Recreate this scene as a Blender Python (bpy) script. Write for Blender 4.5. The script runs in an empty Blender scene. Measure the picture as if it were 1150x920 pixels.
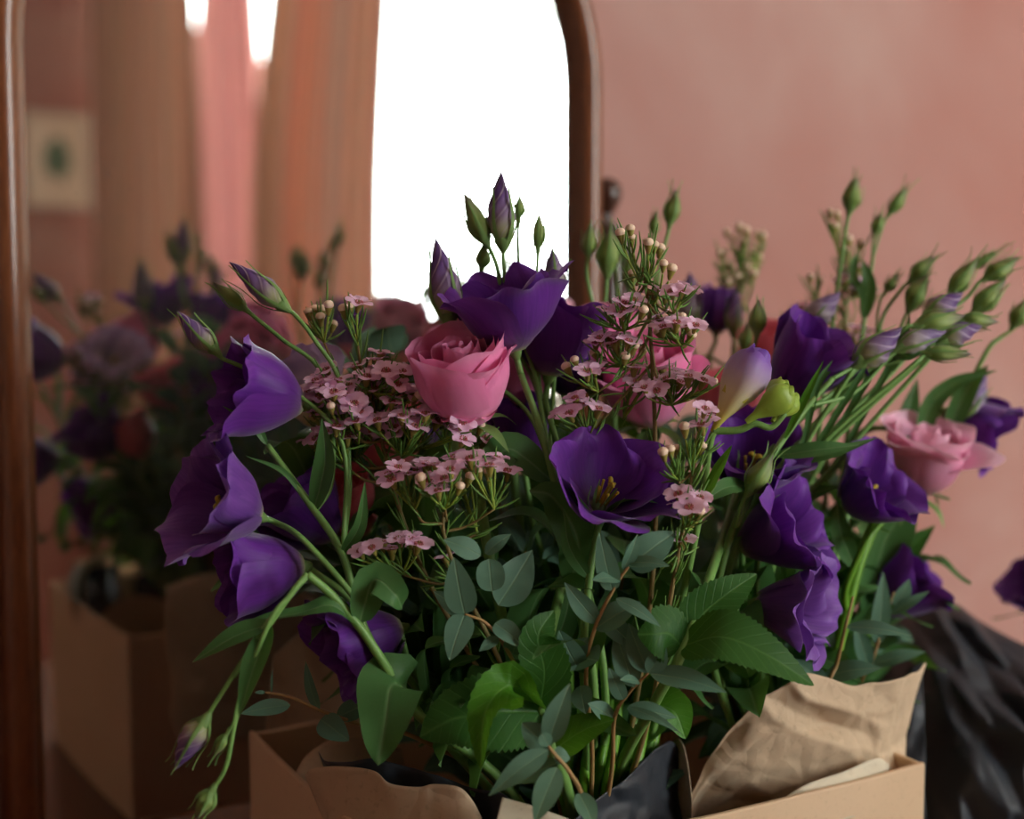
import bpy, math, random
import numpy as np
from mathutils import Vector, Matrix, noise

C = bpy.context.scene.collection
PI = math.pi
rnd = random.Random(7)

# ------------------------------------------------------------------ camera
YAW, PITCH, EYE, FPX = math.radians(30), math.radians(4.8), 1.15, 1597.0
CAM = Vector((0, 0, EYE))
FH = Vector((math.sin(YAW), math.cos(YAW), 0))
RT = Vector((math.cos(YAW), -math.sin(YAW), 0))
FW = (FH * math.cos(PITCH) - Vector((0, 0, 1)) * math.sin(PITCH)).normalized()
UP = RT.cross(FW).normalized()


def P(px, py, d):
    """world point seen at pixel (px,py) at depth d metres"""
    return CAM + FW * d + RT * ((px - 575) / FPX * d) + UP * ((460 - py) / FPX * d)


def D(r, u, f):
    """direction: r right, u up, f towards the viewer"""
    return (RT * r + UP * u - FW * f).normalized()


def LV(x, y, z):
    """level camera frame (right, forward, up from eye) -> world"""
    return CAM + RT * x + FH * y + Vector((0, 0, z))


# mirror plane
TILT = math.radians(0.0)
MN = Vector((0, -math.cos(TILT), math.sin(TILT)))
MP = Vector((0, 0.955, EYE - 0.1))
MUP = Vector((0, math.sin(TILT), math.cos(TILT)))
MX = Vector((1, 0, 0))


def refl(p):
    return p - MN * (2 * (p - MP).dot(MN))


def PM(px, py, d):
    """real point whose mirror image is seen at pixel (px,py), image depth d"""
    return refl(P(px, py, d))


def on_mirror(px, py):
    v = P(px, py, 1) - CAM
    t = (MP - CAM).dot(MN) / v.dot(MN)
    q = CAM + v * t - MP
    return q.dot(MX), q.dot(MUP)


def mirror_ray_on_wall(px, py, Y):
    """where the mirrored sight line through the pixel meets the plane y=Y"""
    v = P(px, py, 1) - CAM
    t = (MP - CAM).dot(MN) / v.dot(MN)
    q = CAM + v * t
    r = v - MN * (2 * v.dot(MN))
    s = (Y - q.y) / r.y
    return q + r * s


# ------------------------------------------------------------------ materials
def new_mat(name):
    m = bpy.data.materials.new(name)
    m.use_nodes = True
    nt = m.node_tree
    nt.nodes.clear()
    return m, nt


def nd(nt, t, **kw):
    n = nt.nodes.new(t)
    for k, v in kw.items():
        if k.startswith('i_'):
            n.inputs[k[2:].replace('_', ' ')].default_value = v
        else:
            setattr(n, k, v)
    return n


def lin(c):
    """sRGB 0-255 -> linear rgba"""
    o = []
    for x in c:
        x /= 255
        o.append(x / 12.92 if x <= .04045 else ((x + .055) / 1.055) ** 2.4)
    return (*o, 1)


def ramp(nt, fac, stops, interp='LINEAR'):
    r = nt.nodes.new('ShaderNodeValToRGB')
    cr = r.color_ramp
    cr.interpolation = interp
    while len(cr.elements) < len(stops):
        cr.elements.new(0.5)
    for e, (p, c) in zip(cr.elements, stops):
        e.position = p
        e.color = c if len(c) == 4 else lin(c)
    if fac is not None:
        nt.links.new(fac, r.inputs[0])
    return r.outputs[0]


def mixc(nt, fac, a, b, mode='MIX'):
    m = nt.nodes.new('ShaderNodeMix')
    m.data_type = 'RGBA'
    m.blend_type = mode
    for sock, v in ((0, fac), (6, a), (7, b)):
        if hasattr(v, 'is_linked') or hasattr(v, 'links'):
            nt.links.new(v, m.inputs[sock])
        else:
            m.inputs[sock].default_value = v
    return m.outputs[2]


def noise_fac(nt, scale, detail=4, vec=None, rough=.5, dist=0.0):
    n = nd(nt, 'ShaderNodeTexNoise')
    n.inputs['Scale'].default_value = scale
    n.inputs['Detail'].default_value = detail
    n.inputs['Roughness'].default_value = rough
    n.inputs['Distortion'].default_value = dist
    if vec is not None:
        nt.links.new(vec, n.inputs['Vector'])
    return n.outputs['Fac']


def finish(nt, col, rough=.5, trans=0.0, tcol=None, bump=None, bstr=.2, bdist=.001, spec=.4, sheen=0, metal=0, coat=0):
    p = nd(nt, 'ShaderNodeBsdfPrincipled')
    out = nd(nt, 'ShaderNodeOutputMaterial')
    if isinstance(col, tuple):
        p.inputs['Base Color'].default_value = col
    else:
        nt.links.new(col, p.inputs['Base Color'])
    if isinstance(rough, (int, float)):
        p.inputs['Roughness'].default_value = rough
    else:
        nt.links.new(rough, p.inputs['Roughness'])
    p.inputs['Specular IOR Level'].default_value = spec
    p.inputs['Metallic'].default_value = metal
    p.inputs['Sheen Weight'].default_value = sheen
    p.inputs['Coat Weight'].default_value = coat
    if bump is not None:
        b = nd(nt, 'ShaderNodeBump')
        b.inputs['Strength'].default_value = bstr
        b.inputs['Distance'].default_value = bdist
        nt.links.new(bump, b.inputs['Height'])
        nt.links.new(b.outputs[0], p.inputs['Normal'])
    if trans:
        t = nd(nt, 'ShaderNodeBsdfTranslucent')
        src = tcol if tcol is not None else col
        if isinstance(src, tuple):
            t.inputs['Color'].default_value = src
        else:
            nt.links.new(src, t.inputs['Color'])
        mx = nd(nt, 'ShaderNodeMixShader')
        mx.inputs[0].default_value = trans
        nt.links.new(p.outputs[0], mx.inputs[1])
        nt.links.new(t.outputs[0], mx.inputs[2])
        nt.links.new(mx.outputs[0], out.inputs[0])
    else:
        nt.links.new(p.outputs[0], out.inputs[0])


def uv_xy(nt):
    u = nd(nt, 'ShaderNodeUVMap')
    s = nd(nt, 'ShaderNodeSeparateXYZ')
    nt.links.new(u.outputs[0], s.inputs[0])
    return u.outputs[0], s.outputs[0], s.outputs[1]


def mathn(nt, op, a, b=None, c=None):
    m = nd(nt, 'ShaderNodeMath', operation=op)
    for i, v in enumerate((a, b, c)):
        if v is None:
            continue
        if isinstance(v, (int, float)):
            m.inputs[i].default_value = v
        else:
            nt.links.new(v, m.inputs[i])
    return m.outputs[0]


def stretched_uv(nt, uv, sx, sy):
    mp = nd(nt, 'ShaderNodeMapping')
    mp.inputs['Scale'].default_value = (sx, sy, 1)
    nt.links.new(uv, mp.inputs[0])
    return mp.outputs[0]


def petal_mat(name, stops, vein_dark, trans=.3, rough=.5, sheen=.25, vein=.5, veins_scale=26):
    """colour along the petal (uv y) with fine lengthwise veins"""
    m, nt = new_mat(name)
    uv, ux, vy = uv_xy(nt)
    base = ramp(nt, vy, stops)
    nf = noise_fac(nt, 1.0, 4, stretched_uv(nt, uv, veins_scale, 2.2), .6)
    vf = mathn(nt, 'MULTIPLY', ramp(nt, nf, [(.38, (1, 1, 1, 1)), (.62, (0, 0, 0, 1))]), vein)
    col = mixc(nt, vf, base, mixc(nt, 1.0, base, vein_dark, 'MULTIPLY'))
    finish(nt, col, rough, trans, col, bump=nf, bstr=.25, bdist=.0006, spec=.3, sheen=sheen)
    return m


M = {}
M['purple'] = petal_mat('lisianthus_purple', [(0, (170, 180, 120)), (.10, (120, 84, 132)), (.26, (96, 34, 134)), (.7, (108, 34, 156)), (1, (124, 52, 174))], (.5, .4, .6, 1), .24)
M['violet'] = petal_mat('lisianthus_violet', [(0, (190, 190, 140)), (.12, (120, 90, 150)), (.3, (112, 60, 150)), (.7, (122, 66, 164)), (1, (142, 90, 190))], (.55, .45, .65, 1), .24)
M['rose'] = petal_mat('rose_pink', [(0, (205, 205, 140)), (.16, (236, 178, 165)), (.38, (250, 160, 206)), (.8, (248, 146, 200)), (1, (248, 164, 206))], (.9, .72, .8, 1), .3, .5, .2, .3, 10)
M['rose_pale'] = petal_mat('rose_pale_pink', [(0, (215, 205, 150)), (.2, (236, 150, 172)), (.6, (250, 178, 214)), (1, (252, 206, 226))], (.92, .78, .85, 1), .35, .5, .2, .3, 10)
M['lilac'] = petal_mat('freesia_pale_lilac', [(0, (220, 210, 130)), (.3, (226, 216, 220)), (1, (196, 170, 222))], (.85, .8, .9, 1), .35, .45, .2, .35, 12)
M['coral'] = petal_mat('rose_coral', [(0, (226, 180, 130)), (.25, (246, 140, 148)), (1, (246, 132, 150))], (.9, .7, .7, 1), .3, .5, .2, .3, 10)
M['freesia'] = petal_mat('freesia_lilac', [(0, (200, 196, 50)), (.2, (232, 220, 110)), (.42, (240, 232, 190)), (.6, (206, 182, 216)), (.82, (158, 112, 208)), (1, (136, 88, 202))], (.85, .8, .9, 1), .35, .45, .2, .35, 12)


def bud_mat(name, stops, vein_col, amt):
    m, nt = new_mat(name)
    uv, ux, vy = uv_xy(nt)
    base = ramp(nt, vy, stops)
    # petal edges wind round the bud as pale lines
    s = mathn(nt, 'FRACT', mathn(nt, 'MULTIPLY', ux, 5.0))
    ln = ramp(nt, s, [(0, (1, 1, 1, 1)), (.14, (0, 0, 0, 1)), (.90, (0, 0, 0, 1)), (1, (1, 1, 1, 1))])
    nf = noise_fac(nt, 1.0, 3, stretched_uv(nt, uv, 40, 1.5))
    fac = mathn(nt, 'MULTIPLY', ln, mathn(nt, 'MULTIPLY', vy, amt))
    col = mixc(nt, fac, base, vein_col)
    col = mixc(nt, mathn(nt, 'MULTIPLY', nf, .35), col, mixc(nt, 1.0, col, (.5, .45, .55, 1), 'MULTIPLY'))
    finish(nt, col, .5, .3, col, spec=.35, sheen=.15)
    return m


M['bud_purple'] = bud_mat('bud_purple', [(0, (150, 175, 90)), (.2, (182, 182, 140)), (.38, (150, 124, 158)), (.65, (118, 80, 150)), (1, (80, 48, 104))], lin((224, 208, 232)), 1.4)
M['bud_green'] = bud_mat('bud_green', [(0, (130, 170, 74)), (.5, (160, 185, 104)), (.8, (140, 145, 108)), (1, (100, 84, 100))], lin((185, 200, 130)), .6)
M['bud_lilac'] = bud_mat('bud_lilac', [(0, (190, 190, 130)), (.3, (200, 190, 190)), (.6, (150, 125, 175)), (1, (120, 88, 150))], lin((235, 225, 240)), .9)


def leaf_mat(name, c1, c2, rib, rough=.45, trans=.22, ribw=.05, side=True, coat=0.0):
    m, nt = new_mat(name)
    uv, ux, vy = uv_xy(nt)
    nf = noise_fac(nt, 60, 3)
    col = mixc(nt, nf, lin(c1), lin(c2))
    # midrib and side veins
    au = mathn(nt, 'ABSOLUTE', mathn(nt, 'SUBTRACT', ux, .5))
    rb = ramp(nt, au, [(0, (1, 1, 1, 1)), (ribw, (0, 0, 0, 1))])
    hgt = rb
    if side:
        s = mathn(nt, 'FRACT', mathn(nt, 'SUBTRACT', mathn(nt, 'MULTIPLY', vy, 9.0), mathn(nt, 'MULTIPLY', au, 5.0)))
        sv = ramp(nt, s, [(0, (.5, .5, .5, 1)), (.1, (0, 0, 0, 1)), (.9, (0, 0, 0, 1)), (1, (.5, .5, .5, 1))])
        hgt = mathn(nt, 'MAXIMUM', rb, sv)
    col = mixc(nt, mathn(nt, 'MULTIPLY', hgt, .55), col, lin(rib))
    finish(nt, col, rough, trans, mixc(nt, .5, col, lin((120, 170, 40))), bump=hgt, bstr=.35, bdist=-.0008, spec=.28, coat=coat)
    return m


M['leaf_rose'] = leaf_mat('rose_leaf', (38, 84, 26), (50, 100, 32), (92, 136, 64), .5, .25, .03)
M['leaf_lis'] = leaf_mat('lisianthus_leaf', (66, 112, 58), (82, 126, 70), (128, 164, 110), .5, .25, .05, False)
M['leaf_euc'] = leaf_mat('eucalyptus_leaf', (84, 122, 100), (104, 140, 118), (138, 166, 128), .55, .18, .04, False)
M['leaf_bright'] = leaf_mat('bright_leaf', (70, 130, 30), (86, 150, 40), (120, 170, 80), .45, .35, .04)


def plain(name, c, rough=.5, c2=None, scale=40, trans=0, spec=.4, bump=0, metal=0, coat=0):
    m, nt = new_mat(name)
    nf = noise_fac(nt, scale, 3)
    col = mixc(nt, nf, lin(c), lin(c2 or tuple(int(x * .8) for x in c)))
    finish(nt, col, rough, trans, None, bump=nf if bump else None, bstr=bump, spec=spec, metal=metal, coat=coat)
    return m


M['stem'] = plain('green_stem', (122, 164, 84), .45, (104, 148, 76), 60)
M['stem_bright'] = plain('bright_green_stem', (110, 160, 40), .4, (86, 140, 40), 60)
M['stem_wax'] = plain('waxflower_stem', (142, 98, 66), .6, (112, 120, 62), 26)
M['pedicel'] = plain('waxflower_pedicel', (146, 168, 62), .5, (122, 148, 54), 60)
M['needle'] = plain('waxflower_needle', (104, 144, 62), .5, (84, 126, 52), 60)
M['stem_euc'] = plain('eucalyptus_stem', (168, 110, 78), .5, (150, 140, 80), 20)
M['sepal'] = plain('sepal', (140, 176, 98), .5, (116, 152, 86), 60, .3)
M['wax_petal'] = plain('waxflower_petal', (255, 226, 246), .5, (250, 200, 234), 160, .3)
M['wax_centre'] = plain('waxflower_centre', (176, 84, 100), .4, (206, 130, 120), 200)
M['wax_cup'] = plain('waxflower_cup', (134, 156, 66), .45, (156, 112, 66), 120)
M['wax_bud'] = plain('waxflower_bud_cap', (238, 222, 170), .4, (238, 196, 196), 90)
M['stigma'] = plain('yellow_stigma', (196, 170, 40), .5)
M['freesia_bud'] = plain('freesia_bud', (150, 180, 60), .4, (168, 196, 84), 50, .25)


def kraft(name, c1, c2, fibre=220, crease=False, fleck=.45):
    m, nt = new_mat(name)
    tc = nd(nt, 'ShaderNodeTexCoord')
    n1 = noise_fac(nt, fibre, 5, tc.outputs['Object'], .65)
    n2 = noise_fac(nt, 12, 3, tc.outputs['Object'])
    col = mixc(nt, n2, lin(c1), lin(c2))
    col = mixc(nt, ramp(nt, n1, [(.55, (0, 0, 0, 1)), (.8, (fleck, fleck, fleck, 1))]), col, lin((120, 92, 66)))
    h = n1
    if crease:
        vo = nd(nt, 'ShaderNodeTexVoronoi', feature='DISTANCE_TO_EDGE')
        vo.inputs['Scale'].default_value = 38
        wv = nd(nt, 'ShaderNodeVectorMath', operation='ADD')
        nz = nd(nt, 'ShaderNodeTexNoise')
        nz.inputs['Scale'].default_value = 30
        nt.links.new(tc.outputs['Object'], nz.inputs['Vector'])
        sc_n = nd(nt, 'ShaderNodeVectorMath', operation='SCALE')
        sc_n.inputs['Scale'].default_value = .03
        nt.links.new(nz.outputs['Color'], sc_n.inputs[0])
        nt.links.new(tc.outputs['Object'], wv.inputs[0])
        nt.links.new(sc_n.outputs[0], wv.inputs[1])
        nt.links.new(wv.outputs[0], vo.inputs['Vector'])
        h = mathn(nt, 'ADD', mathn(nt, 'MULTIPLY', n1, .12), ramp(nt, vo.outputs['Distance'], [(0, (0, 0, 0, 1)), (.25, (1, 1, 1, 1))]))
    finish(nt, col, .75, 0.06, col, bump=h, bstr=.22 if crease else .25, bdist=.003 if crease else .0006, spec=.25)
    return m


M['kraft'] = kraft('kraft_paper', (212, 188, 160), (200, 174, 144), 220, True)
M['kraft_pale'] = kraft('pale_kraft_lining_lit_edge', (226, 216, 194), (216, 204, 180), 220)
M['card'] = kraft('cardboard', (226, 196, 164), (216, 184, 150), 300, False, .18)
M['card_edge'] = kraft('cardboard_edge', (176, 138, 98), (150, 114, 80), 500)


def tissue(name, c1, c2):
    m, nt = new_mat(name)
    tc = nd(nt, 'ShaderNodeTexCoord')
    n1 = noise_fac(nt, 40, 5, tc.outputs['Object'], .6, .6)
    col = mixc(nt, n1, lin(c1), lin(c2))
    finish(nt, col, .55, .05, None, bump=n1, bstr=.4, bdist=.002, spec=.45)
    return m


M['tissue'] = tissue('black_tissue', (36, 39, 46), (48, 52, 60))


def wood(name, c1, c2, rough=.25, coat=.5, axis=(1, 1, 12)):
    m, nt = new_mat(name)
    tc = nd(nt, 'ShaderNodeTexCoord')
    mp = nd(nt, 'ShaderNodeMapping')
    mp.inputs['Scale'].default_value = axis
    nt.links.new(tc.outputs['Object'], mp.inputs[0])
    n1 = noise_fac(nt, 9, 6, mp.outputs[0], .6, 1.5)
    col = ramp(nt, n1, [(.3, c1), (.7, c2)])
    finish(nt, col, rough, 0, None, bump=n1, bstr=.05, spec=.5, coat=coat)
    return m


M['wood_frame'] = wood('mahogany_frame', (100, 54, 32), (140, 84, 48), .34, .35, (40, 40, 4))
M['wood_dark'] = wood('dark_mahogany', (46, 24, 16), (74, 38, 24), .35, .3, (30, 30, 4))
M['wood_table'] = wood('table_mahogany', (60, 26, 16), (96, 44, 26), .3, .4, (3, 40, 40))
M['metal'] = plain('dull_steel', (150, 150, 148), .35, (120, 120, 120), 80, metal=.9)


def glass_mirror():
    m, nt = new_mat('old_mirror_silvering')
    tc = nd(nt, 'ShaderNodeTexCoord')
    n1 = noise_fac(nt, 420, 3, tc.outputs['Object'], .7)
    n2 = noise_fac(nt, 9, 4, tc.outputs['Object'], .6)
    spots = mathn(nt, 'MULTIPLY', ramp(nt, n1, [(.60, (0, 0, 0, 1)), (.72, (1, 1, 1, 1))]), ramp(nt, n2, [(.45, (0, 0, 0, 1)), (.7, (.6, .6, .6, 1))]))
    g = nd(nt, 'ShaderNodeBsdfGlossy')
    g.inputs['Color'].default_value = (.80, .83, .81, 1)
    g.inputs['Roughness'].default_value = .012
    d = nd(nt, 'ShaderNodeBsdfDiffuse')
    d.inputs['Color'].default_value = (.5, .47, .44, 1)
    mx = nd(nt, 'ShaderNodeMixShader')
    nt.links.new(mathn(nt, 'MAXIMUM', spots, .035), mx.inputs[0])
    nt.links.new(g.outputs[0], mx.inputs[1])
    nt.links.new(d.outputs[0], mx.inputs[2])
    o = nd(nt, 'ShaderNodeOutputMaterial')
    nt.links.new(mx.outputs[0], o.inputs[0])
    return m


M['mirror'] = glass_mirror()


def plaster(name, c1, c2, c3):
    m, nt = new_mat(name)
    tc = nd(nt, 'ShaderNodeTexCoord')
    n1 = noise_fac(nt, 1.7, 4, tc.outputs['Object'], .55, .8)
    n2 = noise_fac(nt, 7, 5, tc.outputs['Object'], .6, .4)
    col = ramp(nt, n1, [(.36, c1), (.5, c2), (.64, c3)])
    col = mixc(nt, mathn(nt, 'MULTIPLY', n2, .25), col, lin(c3))
    finish(nt, col, .6, 0, None, bump=n2, bstr=.08, bdist=.004, spec=.25)
    return m


M['plaster'] = plaster('salmon_plaster', (166, 110, 99), (172, 126, 117), (180, 146, 137))
M['plaster_shaded'] = plaster('shaded_salmon_plaster', (128, 58, 52), (138, 64, 56), (148, 74, 64))  # salmon plaster with the back wall's shade put into its colour; unused
M['ceiling'] = plain('ceiling_white', (225, 215, 205), .8, (215, 205, 195), 3)
M['floor'] = wood('floor_boards', (150, 122, 96), (176, 148, 120), .5, .1, (1, 14, 1))
M['paint_white'] = plain('white_paint', (228, 228, 222), .4, (218, 218, 212), 10)


def curtain_mat(name, stops, scale, trans=.3):
    m, nt = new_mat(name)
    uv, ux, vy = uv_xy(nt)
    n1 = noise_fac(nt, 1.0, 2, stretched_uv(nt, uv, scale, .12), .5)
    n2 = noise_fac(nt, 1.0, 4, stretched_uv(nt, uv, 90, 26), .6)
    col = ramp(nt, n1, stops)
    col = mixc(nt, mathn(nt, 'MULTIPLY', n2, .4), col, lin((128, 96, 78)))
    finish(nt, col, .8, trans, col, spec=.1)
    return m


M['curtain'] = curtain_mat('striped_curtain', [(.36, (186, 174, 168)), (.43, (206, 172, 146)), (.48, (224, 150, 126)), (.53, (186, 174, 168)), (.60, (212, 172, 140)), (.66, (190, 174, 166))], 14, .26)
M['curtain_brown'] = curtain_mat('brown_striped_curtain', [(.36, (184, 168, 160)), (.46, (214, 172, 144)), (.54, (182, 164, 152)), (.64, (218, 166, 146))], 14, .32)
M['curtain_pink'] = curtain_mat('pink_curtain', [(.3, (226, 184, 184)), (.7, (234, 200, 198))], 8, .20)


def art_mat():
    m, nt = new_mat('framed_print')
    uv, ux, vy = uv_xy(nt)
    dx = mathn(nt, 'SUBTRACT', ux, .5)
    dy = mathn(nt, 'SUBTRACT', vy, .52)
    r = mathn(nt, 'SQRT', mathn(nt, 'ADD', mathn(nt, 'MULTIPLY', dx, dx), mathn(nt, 'MULTIPLY', dy, dy)))
    n = noise_fac(nt, 9, 3, uv)
    rr = mathn(nt, 'ADD', r, mathn(nt, 'MULTIPLY', mathn(nt, 'SUBTRACT', n, .5), .18))
    col = ramp(nt, rr, [(.10, (74, 122, 100)), (.19, (120, 156, 130)), (.26, (244, 240, 222))])
    finish(nt, col, .5, spec=.4)
    return m


M['print'] = art_mat()
M['mount'] = plain('cream_mount', (244, 240, 224), .6)


# ------------------------------------------------------------------ mesh builder
class MB:
    def __init__(s):
        s.v, s.f, s.m, s.uv = [], [], [], []

    def grid(s, pts, uvs, mat=0, close_u=False):
        """pts[row][col]"""
        o = len(s.v)
        R, K = len(pts), len(pts[0])
        for r in range(R):
            for k in range(K):
                s.v.append(tuple(pts[r][k]))
                s.uv.append(uvs[r][k])
        for r in range(R - 1):
            for k in range(K - 1 + (1 if close_u else 0)):
                k2 = (k + 1) % K
                s.f.append((o + r * K + k, o + r * K + k2, o + (r + 1) * K + k2, o + (r + 1) * K + k))
                s.m.append(mat)

    def tube(s, pts, r0, r1, n=8, mat=0, cap=True):
        pts = [Vector(p) for p in pts]
        t = (pts[1] - pts[0]).normalized()
        a = t.orthogonal().normalized()
        rows, uvs = [], []
        N = len(pts)
        for i, p in enumerate(pts):
            if i == 0:
                t = pts[1] - pts[0]
            elif i == N - 1:
                t = pts[-1] - pts[-2]
            else:
                t = pts[i + 1] - pts[i - 1]
            t = t.normalized() if t.length > 1e-9 else Vector((0, 0, 1))
            a = (a - t * a.dot(t))
            a = a.normalized() if a.length > 1e-6 else t.orthogonal().normalized()
            b = t.cross(a)
            r = r0 + (r1 - r0) * i / (N - 1) if not callable(r0) else r0(i / (N - 1))
            rows.append([p + (a * math.cos(2 * PI * k / n) + b * math.sin(2 * PI * k / n)) * r for k in range(n)])
            uvs.append([(k / n, i / (N - 1)) for k in range(n)])
        o = len(s.v)
        s.grid(rows, uvs, mat, True)
        if cap:
            s.f.append(tuple(o + k for k in range(n))[::-1]); s.m.append(mat)
            e = o + (N - 1) * n
            s.f.append(tuple(e + k for k in range(n))); s.m.append(mat)

    def lathe(s, Mx, prof, n=16, mat=0, mod=None):
        """prof: (r,z) list"""
        rows, uvs = [], []
        for i, (r, z) in enumerate(prof):
            t = i / (len(prof) - 1)
            row = []
            for k in range(n):
                a = 2 * PI * k / n
                q = r * (mod(a, t) if mod else 1)
                row.append(Mx @ Vector((q * math.cos(a), q * math.sin(a), z)))
            rows.append(row)
            uvs.append([(k / n, t) for k in range(n)])
        s.grid(rows, uvs, mat, True)

    def box(s, c, sx, sy, sz, mat=0, bev=0.0, rot=None):
        """box centred at c; chamfered when bev>0"""
        c = Vector(c)
        R = rot or Matrix.Identity(3)
        hx, hy, hz = sx / 2, sy / 2, sz / 2
        o = len(s.v)
        if bev <= 0:
            cs = [(x, y, z) for z in (-hz, hz) for y in (-hy, hy) for x in (-hx, hx)]
            fs = [(0, 2, 3, 1), (4, 5, 7, 6), (0, 1, 5, 4), (2, 6, 7, 3), (0, 4, 6, 2), (1, 3, 7, 5)]
        else:
            cs, fs = [], []
            idx = {}
            for X in (-1, 1):
                for Y in (-1, 1):
                    for Z in (-1, 1):
                        for ax in range(3):
                            h = [hx, hy, hz]
                            q = [X * (hx - bev), Y * (hy - bev), Z * (hz - bev)]
                            q[ax] = (X, Y, Z)[ax] * h[ax]
                            idx[(X, Y, Z, ax)] = len(cs)
                            cs.append(tuple(q))
            S = (-1, 1)
            for ax in range(3):
                for sgn in S:
                    k = []
                    for (a, b) in ((-1, -1), (1, -1), (1, 1), (-1, 1)):
                        t = [0, 0, 0]
                        t[ax] = sgn
                        t[(ax + 1) % 3] = a
                        t[(ax + 2) % 3] = b
                        k.append(idx[(*t, ax)])
                    fs.append(tuple(k if sgn > 0 else k[::-1]))
                a1, a2 = (ax + 1) % 3, (ax + 2) % 3
                for p1 in S:
                    for p2 in S:
                        t0 = [0, 0, 0]; t0[ax] = -1; t0[a1] = p1; t0[a2] = p2
                        t1 = list(t0); t1[ax] = 1
                        k = [idx[(*t0, a1)], idx[(*t1, a1)], idx[(*t1, a2)], idx[(*t0, a2)]]
                        fs.append(tuple(k if p1 * p2 < 0 else k[::-1]))
            for X in S:
                for Y in S:
                    for Z in S:
                        k = [idx[(X, Y, Z, a)] for a in range(3)]
                        fs.append(tuple(k if X * Y * Z > 0 else k[::-1]))
        for q in cs:
            s.v.append(tuple(c + R @ Vector(q)))
            s.uv.append((q[0], q[2]))
        for f in fs:
            s.f.append(tuple(o + i for i in f)); s.m.append(mat)

    def build(s, name, mats, parent=None, smooth=True, solid=0.0):
        off = root_of(parent).location if parent is not None else Vector((0, 0, 0))
        me = bpy.data.meshes.new(name)
        me.from_pydata([(x - off.x, y - off.y, z - off.z) for x, y, z in s.v], [], s.f)
        if not isinstance(mats, (list, tuple)):
            mats = [mats]
        for m in mats:
            me.materials.append(m)
        uvl = me.uv_layers.new(name='UVMap')
        li = np.empty(len(me.loops), dtype=np.int32)
        me.loops.foreach_get('vertex_index', li)
        uvl.data.foreach_set('uv', np.array(s.uv, dtype=np.float32)[li].ravel())
        me.polygons.foreach_set('material_index', np.array(s.m, dtype=np.int32))
        me.polygons.foreach_set('use_smooth', np.full(len(s.f), smooth))
        me.update()
        ob = bpy.data.objects.new(name, me)
        C.objects.link(ob)
        if parent is not None:
            ob.parent = parent
        if solid:
            md = ob.modifiers.new('thickness', 'SOLIDIFY')
            md.thickness = solid
            md.offset = 0
        return ob


def root_of(o):
    while o.parent is not None:
        o = o.parent
    return o


def thing(name, label, cat, loc, group=None):
    o = bpy.data.objects.new(name, None)
    C.objects.link(o)
    o.location = loc
    o.empty_display_size = .02
    o['label'] = label
    o['category'] = cat
    if group:
        o['group'] = group
    return o


def tag(o, label, cat, group=None):
    o['label'] = label
    o['category'] = cat
    if group:
        o['group'] = group
    return o


def struct(o):
    o['kind'] = 'structure'
    return o


# ------------------------------------------------------------------ curves, frames
def cr(pts, n=8):
    """Catmull-Rom through pts"""
    pts = [Vector(p) for p in pts]
    if len(pts) == 2:
        return [pts[0].lerp(pts[1], i / n) for i in range(n + 1)]
    q = [pts[0] * 2 - pts[1]] + pts + [pts[-1] * 2 - pts[-2]]
    out = []
    for i in range(1, len(q) - 2):
        for k in range(n):
            t = k / n
            a, b, c, d = q[i - 1], q[i], q[i + 1], q[i + 2]
            out.append(0.5 * ((2 * b) + (c - a) * t + (2 * a - 5 * b + 4 * c - d) * t * t + (3 * b - a - 3 * c + d) * t ** 3))
    out.append(pts[-1])
    return out


def axis_frame(loc, z, roll=0.0):
    z = z.normalized()
    x = z.orthogonal().normalized()
    x = Matrix.Rotation(roll, 3, z) @ x
    y = z.cross(x)
    m = Matrix((x, y, z)).transposed().to_4x4()
    m.translation = loc
    return m


def keyed(keys, v):
    n = len(keys) - 1
    x = v * n
    i = min(int(x), n - 1)
    t = x - i
    t = t * t * (3 - 2 * t)
    return keys[i] * (1 - t) + keys[i + 1] * t


# ------------------------------------------------------------------ petals
def petal(mb, Mx, az, L, W, keys, r0=.002, z0=0.0, spiral=.0015, ruffle=.0015, rphase=0, tip=4.0, nu=11, nv=13, mat=0, drop=.24, fold=0.0, base_w=.35, asym=0.0, ripple=5):
    """one petal of a cup: keys are angles from the axis (deg) along its length"""
    st = 36
    prof = [(r0, z0)]
    r, z = r0, z0
    for i in range(st):
        a = math.radians(keyed(keys, (i + .5) / st))
        r += math.sin(a) * L / st
        z += math.cos(a) * L / st
        prof.append((max(r, .0006), z))

    def at(v):
        x = max(0, min(1, v)) * st
        i = min(int(x), st - 1)
        t = x - i
        return (prof[i][0] * (1 - t) + prof[i + 1][0] * t, prof[i][1] * (1 - t) + prof[i + 1][1] * t)
    rows, uvs = [], []
    for j in range(nv):
        v = j / (nv - 1)
        row, uvr = [], []
        for i in range(nu):
            u = -1 + 2 * i / (nu - 1)
            # rounded end: the edges stop short of the tip
            vv = v * (1 - drop * abs(u) ** tip - .05 * u * asym)
            r, z = at(vv)
            w = W * (base_w + (1 - base_w) * math.sin(min(1, vv / .75) * PI / 2)) * (1 if vv < .75 else 1 - .25 * ((vv - .75) / .25) ** 2)
            ha = min(w / max(r, W * .38), 1.45)
            ang = az + u * ha
            rad = r + spiral * u * (0.3 + vv) + fold * abs(u) ** 2 * vv
            rad += ruffle * (vv ** 3) * math.sin(u * ripple + rphase)
            rad += ruffle * .35 * (vv ** 6) * math.sin(u * ripple * 3.1 + rphase * 2.3)
            zz = z + ruffle * .9 * (vv ** 3) * math.sin(u * (ripple + 1.6) + rphase * 1.7 + 1)
            row.append(Mx @ Vector((rad * math.cos(ang), rad * math.sin(ang), zz)))
            uvr.append((i / (nu - 1) + az, vv))
        rows.append(row)
        uvs.append(uvr)
    mb.grid(rows, uvs, mat)


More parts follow.
